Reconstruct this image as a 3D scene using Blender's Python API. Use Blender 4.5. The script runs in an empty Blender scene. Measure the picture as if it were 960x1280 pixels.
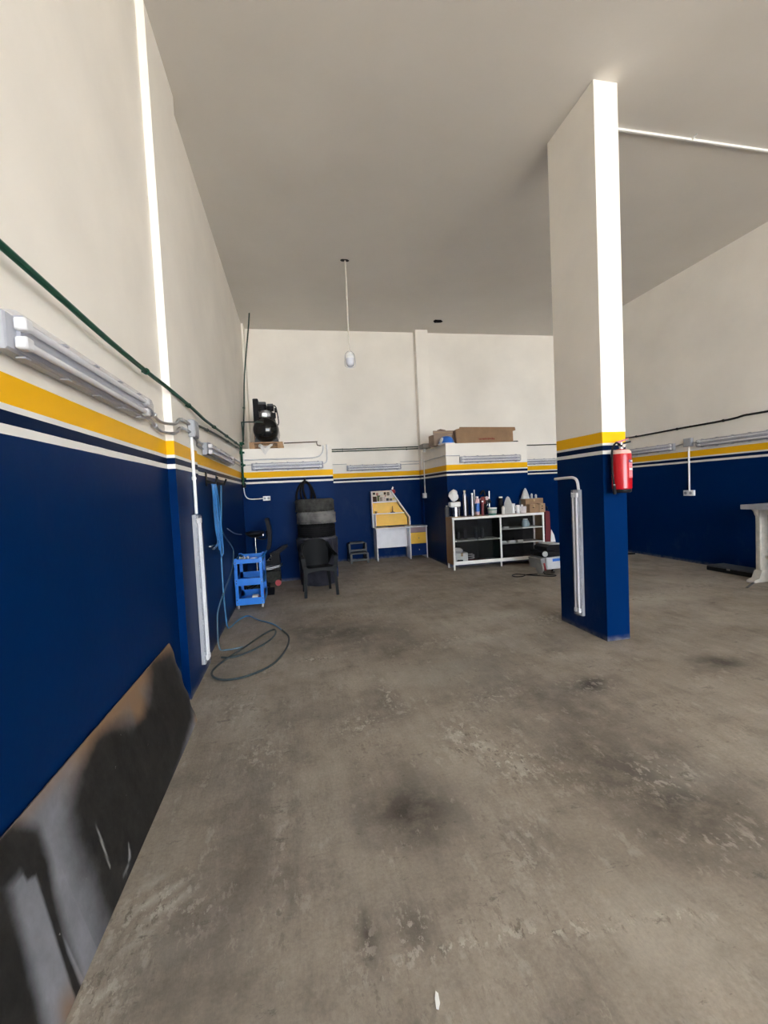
import bpy, bmesh, math, random
from mathutils import Vector, Matrix
from math import pi, sin, cos
C = bpy.context.scene.collection
SC = bpy.context.scene
random.seed(7)

# ------------------------------------------------------------------ camera
cam = bpy.data.cameras.new('camera')
cam.sensor_fit = 'VERTICAL'; cam.sensor_height = 36.0; cam.lens = 36.0 * 554.07 / 1280
cam.clip_start = 0.02; cam.clip_end = 200
co = bpy.data.objects.new('camera', cam); C.objects.link(co)
R_ = Vector((0.97960019, -0.19508432, -0.04822429)); U_ = Vector((0.05611655, 0.03512996, 0.997806)); F_ = Vector((0.19296219, 0.98015713, -0.04536077))
co.matrix_world = Matrix(((R_.x, U_.x, -F_.x, 0), (R_.y, U_.y, -F_.y, 0), (R_.z, U_.z, -F_.z, 1.55), (0, 0, 0, 1)))
SC.camera = co
# ------------------------------------------------------------------ sky, sun, exposure
W = bpy.data.worlds.new('sky'); SC.world = W; W.use_nodes = True
wn = W.node_tree; wn.nodes.clear()
wo = wn.nodes.new('ShaderNodeOutputWorld'); wb = wn.nodes.new('ShaderNodeBackground')
wb.inputs[0].default_value = (0.83, 0.91, 1.0, 1); wb.inputs[1].default_value = 3.5
wn.links.new(wb.outputs[0], wo.inputs[0])
sl = bpy.data.lights.new('sun', 'SUN'); sl.energy = 14.0; sl.angle = 0.01; sl.color = (1.0, 0.94, 0.84)
so = bpy.data.objects.new('sun', sl); C.objects.link(so)
so.rotation_euler = Vector((-0.30, 0.16, -1.0)).to_track_quat('-Z', 'Y').to_euler(); so.location = (0, -12, 12)
SC.view_settings.view_transform = 'Standard'; SC.view_settings.look = 'None'
SC.view_settings.gamma = 1; SC.view_settings.exposure = 2.34
SC.cycles.max_bounces = 10; SC.cycles.diffuse_bounces = 7; SC.cycles.glossy_bounces = 3
SC.cycles.transparent_max_bounces = 16; SC.cycles.caustics_reflective = False; SC.cycles.caustics_refractive = False
SC.cycles.sample_clamp_indirect = 6.0

# ------------------------------------------------------------------ room numbers
XN, XP, XF, XR = -0.9453, -0.8876, -0.9278, 6.976
YP0, YP1, YB, YF = 3.6446, 4.444, 10.1355, -8.0
H, ZT, ZTOP = 5.2177, 2.0106, 2.4321
LBX1, LBY = 0.701, 8.2888
RBX0, RBX1, RBY = 2.9205, 4.647, 8.2946
PX0, PX1, PY0, PY1 = 2.8715, 3.1233, 3.7312, 4.4872

# ------------------------------------------------------------------ materials
def new_mat(name):
    m = bpy.data.materials.new(name); m.use_nodes = True
    nt = m.node_tree; nt.nodes.clear()
    out = nt.nodes.new('ShaderNodeOutputMaterial'); b = nt.nodes.new('ShaderNodeBsdfPrincipled')
    nt.links.new(b.outputs[0], out.inputs[0])
    return m, nt, b, out
def nd(nt, t, **k):
    n = nt.nodes.new(t)
    for a, v in k.items():
        if a.startswith('i_'): n.inputs[int(a[2:])].default_value = v
        else: setattr(n, a, v)
    return n
def ramp(nt, fac, stops, interp='LINEAR'):
    r = nt.nodes.new('ShaderNodeValToRGB'); r.color_ramp.interpolation = interp
    e = r.color_ramp.elements
    while len(e) < len(stops): e.new(0.5)
    for i, (p, c) in enumerate(stops):
        e[i].position = p
        e[i].color = (c[0], c[1], c[2], 1) if not isinstance(c, (int, float)) else (c, c, c, 1)
    nt.links.new(fac, r.inputs[0]); return r
def mixc(nt, fac, a, b, mode='MIX'):
    m = nt.nodes.new('ShaderNodeMix'); m.data_type = 'RGBA'; m.blend_type = mode
    for s, v in ((m.inputs[0], fac), (m.inputs[6], a), (m.inputs[7], b)):
        if hasattr(v, 'links') or hasattr(v, 'is_linked'): nt.links.new(v, s)
        elif isinstance(v, tuple): s.default_value = (v[0], v[1], v[2], 1)
        else: s.default_value = v
    return m.outputs[2]
def noise(nt, vec, scale, detail=4, rough=.55, stretch=None):
    n = nd(nt, 'ShaderNodeTexNoise'); n.inputs['Scale'].default_value = scale
    n.inputs['Detail'].default_value = detail; n.inputs['Roughness'].default_value = rough
    if stretch:
        mp = nd(nt, 'ShaderNodeMapping'); mp.inputs['Scale'].default_value = stretch
        nt.links.new(vec, mp.inputs[0]); vec = mp.outputs[0]
    nt.links.new(vec, n.inputs[0]); return n.outputs[0]
def bump(nt, b, h, strength=.2, dist=.01):
    n = nd(nt, 'ShaderNodeBump'); n.inputs['Strength'].default_value = strength; n.inputs['Distance'].default_value = dist
    nt.links.new(h, n.inputs['Height']); nt.links.new(n.outputs[0], b.inputs['Normal'])

MATS = {}
def M(name, col, rough=.5, metal=0., var=.12, vs=9., bmp=0., spec=.5, emit=None):
    if name in MATS: return MATS[name]
    m, nt, b, out = new_mat(name)
    tc = nd(nt, 'ShaderNodeTexCoord').outputs['Object']
    f = noise(nt, tc, vs)
    r = ramp(nt, f, [(.3, tuple(c * (1 - var) for c in col)), (.7, tuple(min(1, c * (1 + var)) for c in col))])
    nt.links.new(r.outputs[0], b.inputs['Base Color'])
    b.inputs['Roughness'].default_value = rough; b.inputs['Metallic'].default_value = metal
    if spec == .5 and max(col) < .12 and rough > .15: spec = .06
    b.inputs['Specular IOR Level'].default_value = spec
    if bmp: bump(nt, b, noise(nt, tc, vs * 8), bmp, .004)
    MATS[name] = m; return m

def wall_paint():
    m, nt, b, out = new_mat('painted_wall')
    pos = nd(nt, 'ShaderNodeNewGeometry').outputs['Position']
    sx = nd(nt, 'ShaderNodeSeparateXYZ'); nt.links.new(pos, sx.inputs[0])
    mr = nd(nt, 'ShaderNodeMath', operation='DIVIDE'); mr.inputs[1].default_value = 3.0
    w = nd(nt, 'ShaderNodeMath', operation='MULTIPLY_ADD'); w.inputs[1].default_value = .006
    nt.links.new(noise(nt, pos, 3.0, 2), w.inputs[0]); nt.links.new(sx.outputs[2], w.inputs[2])
    w2 = nd(nt, 'ShaderNodeMath', operation='SUBTRACT'); w2.inputs[1].default_value = .003
    nt.links.new(w.outputs[0], w2.inputs[0]); nt.links.new(w2.outputs[0], mr.inputs[0])
    blue = (.0004, .016, .080); navy = (.002, .011, .045); yel = (.86, .46, .012); wh = (.865, .825, .76)
    z = [0, 1.801, 1.833, 1.879, 1.909, ZT]
    band = ramp(nt, mr.outputs[0], [(z[0], blue), (z[1] / 3, (.78, .77, .74)), (z[2] / 3, navy), (z[3] / 3, (.78, .77, .74)), (z[4] / 3, yel), (z[5] / 3, wh)], 'CONSTANT')
    # faint unevenness of the paint, dust rubbed into the blue
    big = ramp(nt, noise(nt, pos, 1.1, 5), [(.3, .93), (.7, 1.03)])
    c = mixc(nt, 1.0, band.outputs[0], big.outputs[0], 'MULTIPLY')
    dust = ramp(nt, noise(nt, pos, 2.3, 8, .7, (1, 1, .55)), [(.56, 0), (.8, 1)])
    low = ramp(nt, mr.outputs[0], [(0, .13), (.25, .05), (.59, .02), (.601, 0)])
    dm = nd(nt, 'ShaderNodeMath', operation='MULTIPLY')
    nt.links.new(dust.outputs[0], dm.inputs[0]); nt.links.new(low.outputs[0], dm.inputs[1])
    c = mixc(nt, dm.outputs[0], c, (.28, .29, .32))
    # scuffed dirty edge where the wall meets the floor
    foot = ramp(nt, mr.outputs[0], [(0, .75), (.008, .35), (.02, 0)])
    fm = nd(nt, 'ShaderNodeMath', operation='MULTIPLY'); nt.links.new(foot.outputs[0], fm.inputs[0])
    fr = ramp(nt, noise(nt, pos, 14, 5), [(.35, .2), (.6, 1)]); nt.links.new(fr.outputs[0], fm.inputs[1])
    c = mixc(nt, fm.outputs[0], c, (.20, .19, .17))
    nt.links.new(c, b.inputs['Base Color'])
    rr = ramp(nt, mr.outputs[0], [(0, .34), (.669, .36), (.671, .62)], 'CONSTANT')
    nt.links.new(rr.outputs[0], b.inputs['Roughness'])
    b.inputs['Specular IOR Level'].default_value = .025
    bump(nt, b, noise(nt, pos, 22, 5), .10, .006)
    return m
M_WALL = wall_paint()

def ceiling_mat():
    m, nt, b, out = new_mat('ceiling_plaster')
    pos = nd(nt, 'ShaderNodeNewGeometry').outputs['Position']
    r = ramp(nt, noise(nt, pos, .7, 6), [(.3, (.63, .60, .56)), (.7, (.69, .66, .62))])
    nt.links.new(r.outputs[0], b.inputs['Base Color']); b.inputs['Roughness'].default_value = .75
    bump(nt, b, noise(nt, pos, 30, 6), .15, .005); return m

def floor_mat():
    m, nt, b, out = new_mat('worn_concrete')
    pos = nd(nt, 'ShaderNodeNewGeometry').outputs['Position']
    base = ramp(nt, noise(nt, pos, .8, 8, .6), [(.30, (.238, .203, .162)), (.5, (.276, .239, .197)), (.68, (.318, .280, .234))])
    blot = ramp(nt, noise(nt, pos, 3.2, 9, .68), [(.36, .80), (.47, .98), (.66, 1.10)])
    c = mixc(nt, 1.0, base.outputs[0], blot.outputs[0], 'MULTIPLY')
    drag = ramp(nt, noise(nt, pos, 2.0, 7, .7, (5.5, .8, 1)), [(.36, .74), (.5, 1.0), (.64, 1.14)])
    c = mixc(nt, .45, c, drag.outputs[0], 'MULTIPLY')
    fine = ramp(nt, noise(nt, pos, 60, 6, .7), [(.36, .88), (.64, 1.09)])
    c = mixc(nt, 1.0, c, fine.outputs[0], 'MULTIPLY')
    at = nd(nt, 'ShaderNodeAttribute', attribute_name='stain')
    sp = nd(nt, 'ShaderNodeSeparateColor'); nt.links.new(at.outputs['Color'], sp.inputs[0])
    brk = ramp(nt, noise(nt, pos, 5.5, 9, .7), [(.3, .25), (.55, 1.0)])
    def mul(a, bb):
        q = nd(nt, 'ShaderNodeMath', operation='MULTIPLY', use_clamp=True)
        nt.links.new(a, q.inputs[0]); nt.links.new(bb, q.inputs[1]); return q.outputs[0]
    c = mixc(nt, mul(sp.outputs[0], brk.outputs[0]), c, (.045, .038, .032))
    c = mixc(nt, mul(sp.outputs[1], brk.outputs[0]), c, (.50, .47, .41))
    fl1 = ramp(nt, noise(nt, pos, 26, 6, .7, (1, .6, 1)), [(.545, 0), (.57, .9)])
    fl2 = ramp(nt, noise(nt, pos, 21, 6, .7, (1.3, .6, 1)), [(.555, 0), (.58, .85)])
    wk = ramp(nt, noise(nt, pos, 2.2, 6, .7), [(.48, .0), (.60, .5)])
    ad = nd(nt, 'ShaderNodeMath', operation='ADD', use_clamp=True); nt.links.new(sp.outputs[2], ad.inputs[0]); nt.links.new(wk.outputs[0], ad.inputs[1])
    c = mixc(nt, mul(ad.outputs[0], fl2.outputs[0]), c, (.13, .11, .09))
    c = mixc(nt, mul(sp.outputs[2], fl1.outputs[0]), c, (.50, .46, .40))
    # small scabs of lifted screed, pale crumbs and scratches
    sc = ramp(nt, noise(nt, pos, 9, 10, .78, (1, .45, 1)), [(.575, 0), (.60, .3), (.70, .6)])
    c = mixc(nt, sc.outputs[0], c, (.40, .365, .31))
    sd = ramp(nt, noise(nt, pos, 7.3, 10, .8, (.6, 1.2, 1)), [(.36, .6), (.41, 0)])
    c = mixc(nt, sd.outputs[0], c, (.08, .07, .058))
    nt.links.new(c, b.inputs['Base Color'])
    rr = ramp(nt, noise(nt, pos, 2.1, 7), [(.3, .50), (.7, .75)]); nt.links.new(rr.outputs[0], b.inputs['Roughness'])
    b.inputs['Specular IOR Level'].default_value = .35
    h1 = noise(nt, pos, 5, 10, .68, (2.2, .8, 1))
    bump(nt, b, h1, .55, .02); return m

def clear_plastic():
    m, nt, b, out = new_mat('clear_plastic')
    b.inputs['Base Color'].default_value = (.62, .64, .70, 1); b.inputs['Roughness'].default_value = .22
    tr = nd(nt, 'ShaderNodeBsdfTransparent'); tr.inputs[0].default_value = (.93, .93, .95, 1)
    mx = nd(nt, 'ShaderNodeMixShader')
    tc = nd(nt, 'ShaderNodeTexCoord').outputs['Object']
    r = ramp(nt, noise(nt, tc, 4, 5), [(.3, .10), (.7, .20)]); nt.links.new(r.outputs[0], mx.inputs[0])
    nt.links.new(tr.outputs[0], mx.inputs[1]); nt.links.new(b.outputs[0], mx.inputs[2]); nt.links.new(mx.outputs[0], out.inputs[0])
    return m
def glass_mat():
    m, nt, b, out = new_mat('cabinet_glass')
    b.inputs['Base Color'].default_value = (.02, .025, .03, 1); b.inputs['Roughness'].default_value = .04
    tr = nd(nt, 'ShaderNodeBsdfTransparent'); tr.inputs[0].default_value = (.93, .93, .92, 1)
    fr = nd(nt, 'ShaderNodeFresnel'); fr.inputs[0].default_value = 1.5
    ad = nd(nt, 'ShaderNodeMath', operation='ADD', use_clamp=True); ad.inputs[1].default_value = .06
    nt.links.new(fr.outputs[0], ad.inputs[0])
    mx = nd(nt, 'ShaderNodeMixShader'); nt.links.new(ad.outputs[0], mx.inputs[0])
    nt.links.new(tr.outputs[0], mx.inputs[1]); nt.links.new(b.outputs[0], mx.inputs[2]); nt.links.new(mx.outputs[0], out.inputs[0])
    return m
M_CLEAR = clear_plastic(); M_GLASS = glass_mat()
W_PLAST = M('white_plastic', (.80, .80, .79), .35, var=.04)
G_PLAST = M('grey_plastic', (.34, .35, .38), .45, var=.06)
TUBE = M('white_tube_glass', (.90, .90, .90), .18, var=.02)
ZINC = M('zinc_conduit', (.46, .46, .47), .35, .75)
PALEPIPE = M('pale_conduit', (.55, .55, .57), .35, .1)
GREEN = M('green_pipe', (.018, .075, .048), .35, var=.2)
DGREEN = M('dark_green_pipe', (.05, .075, .062), .4, var=.2)
BRASS = M('brass_fitting', (.42, .30, .12), .35, .9)
BLACK = M('black_plastic', (.012, .012, .014), .38, var=.2)
SHELL = M('satin_black_shell', (.010, .011, .012), .42, var=.1, spec=.06)
TANK = M('gloss_black_tank', (.004, .005, .006), .10, var=.1)
RUBBER = M('black_rubber', (.009, .009, .010), .65, var=.25, vs=14)
CHROME = M('chrome', (.62, .62, .63), .22, 1.)
STEEL = M('brushed_steel', (.45, .45, .46), .38, .85)
CARTBLUE = M('bright_blue_metal', (.012, .17, .62), .34, var=.08)
CARD = M('brown_cardboard', (.27, .165, .092), .8, var=.12, vs=6)
CARD2 = M('grey_cardboard', (.30, .22, .165), .8, var=.12, vs=6)
CARDD = M('dark_cardboard', (.13, .08, .05), .85, var=.1)
WOOD = M('raw_pine', (.42, .25, .13), .7, var=.2, vs=16)
OAK = M('brown_laminate', (.27, .15, .065), .5, var=.12, vs=3)
WFRAME = M('white_aluminium', (.80, .79, .76), .35, var=.04)
SHELF = M('dusty_glass_shelf', (.20, .195, .18), .35, var=.1)
DARKIN = M('dark_backboard', (.013, .012, .012), .5, var=.2)
WDESK = M('white_laminate', (.76, .75, .78), .4, var=.04)
YEL = M('yellow_laminate', (.86, .50, .035), .42, var=.06)
NAVYL = M('navy_laminate', (.004, .022, .11), .4, var=.06)
PINKL = M('pinkish_grey_laminate', (.30, .20, .22), .45, var=.06)
REDX = M('red_enamel', (.42, .006, .012), .22, var=.08)
RED = M('red_plastic', (.30, .012, .018), .4, var=.1)
PALERED = M('faded_red_label', (.62, .15, .18), .5, var=.3, vs=90)
PALEPAPER = M('white_paper', (.80, .80, .79), .7, var=.05)
GREYP = M('dark_grey_plastic', (.085, .090, .098), .5, var=.1)
STEPG = M('step_grey_plastic', (.10, .105, .11), .55, var=.1)
HOSEB = M('blue_hose', (.035, .19, .48), .35, var=.15)
HOSEG = M('grey_blue_hose', (.055, .115, .165), .4, var=.2)
BENCH = M('beige_painted_metal', (.44, .41, .36), .5, var=.15, vs=12)
BLUEO = M('blue_plastic', (.02, .13, .50), .35, var=.1)
GREENO = M('green_tub_plastic', (.05, .19, .15), .4, var=.1)
GREYO = M('pale_grey_plastic', (.47, .47, .46), .5, var=.08)
VACG = M('light_grey_body', (.50, .51, .52), .4, var=.05)
DUSTY = M('dusty_rubber', (.13, .125, .12), .85, var=.75, vs=4)
DRUM = M('black_bin_liner', (.030, .030, .040), .32, var=.35, vs=8, bmp=.4)
CLOTH = M('white_cloth', (.78, .77, .76), .85, var=.05, bmp=.2)
GROUND = M('outside_concrete', (.42, .40, .37), .8, var=.08, vs=.5)

# ------------------------------------------------------------------ mesh builder
class MB:
    def __init__(s): s.bm = bmesh.new()
    def _xf(s, vs, mat):
        if mat is not None:
            for v in vs: v.co = mat @ v.co
    def box(s, x0, x1, y0, y1, z0, z1, bev=0., mat=None, seg=1):
        r = bmesh.ops.create_cube(s.bm, size=1.0); vs = r['verts']
        for v in vs: v.co = Vector(((x0 + x1) / 2 + v.co.x * (x1 - x0), (y0 + y1) / 2 + v.co.y * (y1 - y0), (z0 + z1) / 2 + v.co.z * (z1 - z0)))
        if bev > 0:
            es = list({e for v in vs for e in v.link_edges})
            rr = bmesh.ops.bevel(s.bm, geom=es, offset=bev, segments=seg, affect='EDGES', profile=.5)
            vs = [v for v in rr['verts']] if mat is not None else vs
        s._xf(vs, mat); return s
    def prism(s, pts, a, b, axis='x', mat=None):
        """polygon pts extruded from a to b along axis; pts are the other two coordinates in order"""
        def P(u, v, w):
            return {'x': (w, u, v), 'y': (u, w, v), 'z': (u, v, w)}[axis]
        lo = [s.bm.verts.new(P(u, v, a)) for u, v in pts]; hi = [s.bm.verts.new(P(u, v, b)) for u, v in pts]
        n = len(pts); s.bm.faces.new(lo); s.bm.faces.new(hi[::-1])
        for i in range(n): s.bm.faces.new((lo[i], hi[i], hi[(i + 1) % n], lo[(i + 1) % n]))
        s._xf(lo + hi, mat); return s
    def cyl(s, p, q, r, r2=None, n=16, cap=True):
        p = Vector(p); q = Vector(q); r2 = r if r2 is None else r2
        d = (q - p).normalized(); u = d.orthogonal().normalized(); w = d.cross(u)
        A = [s.bm.verts.new(p + r * (cos(2 * pi * i / n) * u + sin(2 * pi * i / n) * w)) for i in range(n)]
        B = [s.bm.verts.new(q + r2 * (cos(2 * pi * i / n) * u + sin(2 * pi * i / n) * w)) for i in range(n)]
        for i in range(n): s.bm.faces.new((A[i], A[(i + 1) % n], B[(i + 1) % n], B[i]))
        if cap: s.bm.faces.new(A[::-1]); s.bm.faces.new(B)
        return s
    def tube(s, pts, r, n=8, smooth=4, closed=False):
        P = [Vector(p) for p in pts]
        if smooth > 1 and len(P) > 2:
            Q = []; N = len(P)
            for i in range(N if closed else N - 1):
                a = P[(i - 1) % N] if closed or i > 0 else P[0]; b = P[i]; c = P[(i + 1) % N]; d = P[(i + 2) % N] if closed or i < N - 2 else P[-1]
                for k in range(smooth):
                    t = k / smooth
                    Q.append(.5 * ((2 * b) + (c - a) * t + (2 * a - 5 * b + 4 * c - d) * t * t + (3 * b - a - 3 * c + d) * t ** 3))
            if not closed: Q.append(P[-1])
            P = Q
        rings = []; prev = None; N = len(P)
        for i, p in enumerate(P):
            if closed: t = P[(i + 1) % N] - P[i - 1]
            else: t = P[min(i + 1, N - 1)] - P[max(i - 1, 0)]
            if t.length < 1e-7: t = Vector((0, 0, 1))
            t.normalize()
            u = t.orthogonal().normalized() if prev is None else (prev - prev.dot(t) * t)
            if u.length < 1e-5: u = t.orthogonal()
            u.normalize(); prev = u; w = t.cross(u)
            rings.append([s.bm.verts.new(p + r * (cos(2 * pi * k / n) * u + sin(2 * pi * k / n) * w)) for k in range(n)])
        for i in range(N if closed else N - 1):
            a, b = rings[i], rings[(i + 1) % N]
            for k in range(n): s.bm.faces.new((a[k], a[(k + 1) % n], b[(k + 1) % n], b[k]))
        if not closed: s.bm.faces.new(rings[0][::-1]); s.bm.faces.new(rings[-1])
        return s
    def lathe(s, prof, c=(0, 0, 0), n=24, mat=None):
        """prof: list of (r, z); r 0 closes"""
        c = Vector(c); rings = []; allv = []
        for r, z in prof:
            if r < 1e-6: vs = [s.bm.verts.new(c + Vector((0, 0, z)))]
            else: vs = [s.bm.verts.new(c + Vector((r * cos(2 * pi * i / n), r * sin(2 * pi * i / n), z))) for i in range(n)]
            rings.append(vs); allv += vs
        for a, b in zip(rings, rings[1:]):
            for i in range(n):
                j = (i + 1) % n
                if len(a) == 1 and len(b) == 1: continue
                if len(a) == 1: s.bm.faces.new((a[0], b[j], b[i]))
                elif len(b) == 1: s.bm.faces.new((a[i], a[j], b[0]))
                else: s.bm.faces.new((a[i], a[j], b[j], b[i]))
        s._xf(allv, mat); return s
    def grid(s, f, nu, nv):
        V = [[s.bm.verts.new(f(i / nu, j / nv)) for j in range(nv + 1)] for i in range(nu + 1)]
        for i in range(nu):
            for j in range(nv): s.bm.faces.new((V[i][j], V[i + 1][j], V[i + 1][j + 1], V[i][j + 1]))
        return s
    def shell(s, f, nu, nv, th, nrm):
        """grid surface given thickness th along vector function nrm(u,v)"""
        V = [[[s.bm.verts.new(Vector(f(i / nu, j / nv)) + k * th * Vector(nrm)) for j in range(nv + 1)] for i in range(nu + 1)] for k in (0, 1)]
        for k in (0, 1):
            for i in range(nu):
                for j in range(nv):
                    q = (V[k][i][j], V[k][i + 1][j], V[k][i + 1][j + 1], V[k][i][j + 1])
                    s.bm.faces.new(q if k else q[::-1])
        for i in range(nu):
            for j in (0, nv): s.bm.faces.new((V[0][i][j], V[0][i + 1][j], V[1][i + 1][j], V[1][i][j]))
        for j in range(nv):
            for i in (0, nu): s.bm.faces.new((V[0][i][j], V[0][i][j + 1], V[1][i][j + 1], V[1][i][j]))
        return s

def obj(name, mb, mat, parent=None, label=None, cat=None, group=None, kind=None):
    bm = mb.bm
    bmesh.ops.recalc_face_normals(bm, faces=bm.faces)
    me = bpy.data.meshes.new(name); bm.to_mesh(me); bm.free()
    for p in me.polygons: p.use_smooth = True
    me.set_sharp_from_angle(angle=math.radians(38))
    me.materials.append(mat)
    o = bpy.data.objects.new(name, me); C.objects.link(o)
    if parent is not None: o.parent = parent
    elif kind != 'structure':
        xs = [v.co for v in me.vertices]
        b = Vector(((min(v.x for v in xs) + max(v.x for v in xs)) / 2, (min(v.y for v in xs) + max(v.y for v in xs)) / 2, min(v.z for v in xs)))
        me.transform(Matrix.Translation(-b)); o.location = b
    if label: o['label'] = label
    if cat: o['category'] = cat
    if group: o['group'] = group
    if kind: o['kind'] = kind
    return o
def thing(name, label, cat, loc=(0, 0, 0), rot=None, group=None):
    o = bpy.data.objects.new(name, None); C.objects.link(o); o.empty_display_size = .1
    o.location = loc
    if rot is not None:
        o.rotation_euler = rot.to_euler() if isinstance(rot, Matrix) else rot
    o['label'] = label; o['category'] = cat
    if group: o['group'] = group
    return o
def copy_tree(o, parent=None):
    c = o.copy(); C.objects.link(c); c.parent = parent
    for ch in list(o.children): copy_tree(ch, c)
    return c
def axes(x, y, z): return Matrix((x, y, z)).transposed()
ROT_LEFT = axes((0, 1, 0), (0, 0, 1), (1, 0, 0))
ROT_BACK = axes((1, 0, 0), (0, 0, 1), (0, -1, 0))
ROT_RIGHT = axes((0, -1, 0), (0, 0, 1), (-1, 0, 0))
ROT_VLEFT = axes((0, 0, -1), (0, 1, 0), (1, 0, 0))
ROT_VPIL = axes((0, 0, -1), (0, -1, 0), (-1, 0, 0))

# ------------------------------------------------------------------ structure
def struct(name, mb, mat, label=None): return obj(name, mb, mat, kind='structure', label=label)
struct('wall_left', MB().box(XN - .25, XN, YF - .3, YP0 + .02, 0, H).box(XN - .25, XF, YP0 + .02, YB + .25, 0, H), M_WALL, 'long left wall with white top, yellow stripe and blue lower half')
struct('pilaster', MB().box(XN - .1, XP, YP0, YP1, 0, H), M_WALL, 'shallow pilaster standing on the left wall')
struct('wall_back', MB().box(XF, XR, YB, YB + .25, 0, H), M_WALL, 'back wall behind the desk')
struct('corner_pilaster', MB().box(XF - .02, XF + .04, 9.82, YB + .02, ZTOP, H), M_WALL, 'narrow rib in the back left corner')
struct('column', MB().box(2.889, 3.177, 9.945, YB + .02, 0, H), M_WALL, 'white column standing on the back wall')
struct('low_block', MB().box(XF - .02, LBX1, LBY, YB + .02, 0, ZTOP), M_WALL, 'half-height striped block carrying the air compressor')
struct('low_block', MB().box(RBX0, RBX1, RBY, YB + .02, 0, ZTOP), M_WALL, 'half-height striped block behind the display cabinet')
struct('wall_right', MB().box(XR, XR + .25, YF - .3, YB + .25, 0, H), M_WALL, 'dark blue right wall with light fittings along it')
struct('pillar', MB().box(PX0, PX1, PY0, PY1, 0, H, bev=.004), M_WALL, 'free-standing striped pillar carrying the fire extinguisher')
struct('ceiling', MB().box(XN - .25, XR + .25, YF - .3, YB + .25, H, H + .25), ceiling_mat(), 'plain grey ceiling')
# front wall with its two roller-door openings, behind the camera
fw = MB()
OPEN = [(-0.8, 2.3, 4.9), (2.6, 6.8, 5.0)]
fw.box(XN, OPEN[0][0], YF - .3, YF, 0, H); fw.box(OPEN[0][1], OPEN[1][0], YF - .3, YF, 0, H); fw.box(OPEN[1][1], XR, YF - .3, YF, 0, H)
for a, b, t in OPEN: fw.box(a, b, YF - .3, YF, t, H)
struct('wall_front', fw, M_WALL, 'front wall with two open shop doors behind the viewer')
struct('ground', MB().box(-30, 36, -40, YF - .3, -.12, -.005), GROUND, 'concrete yard outside the shop doors')

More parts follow.
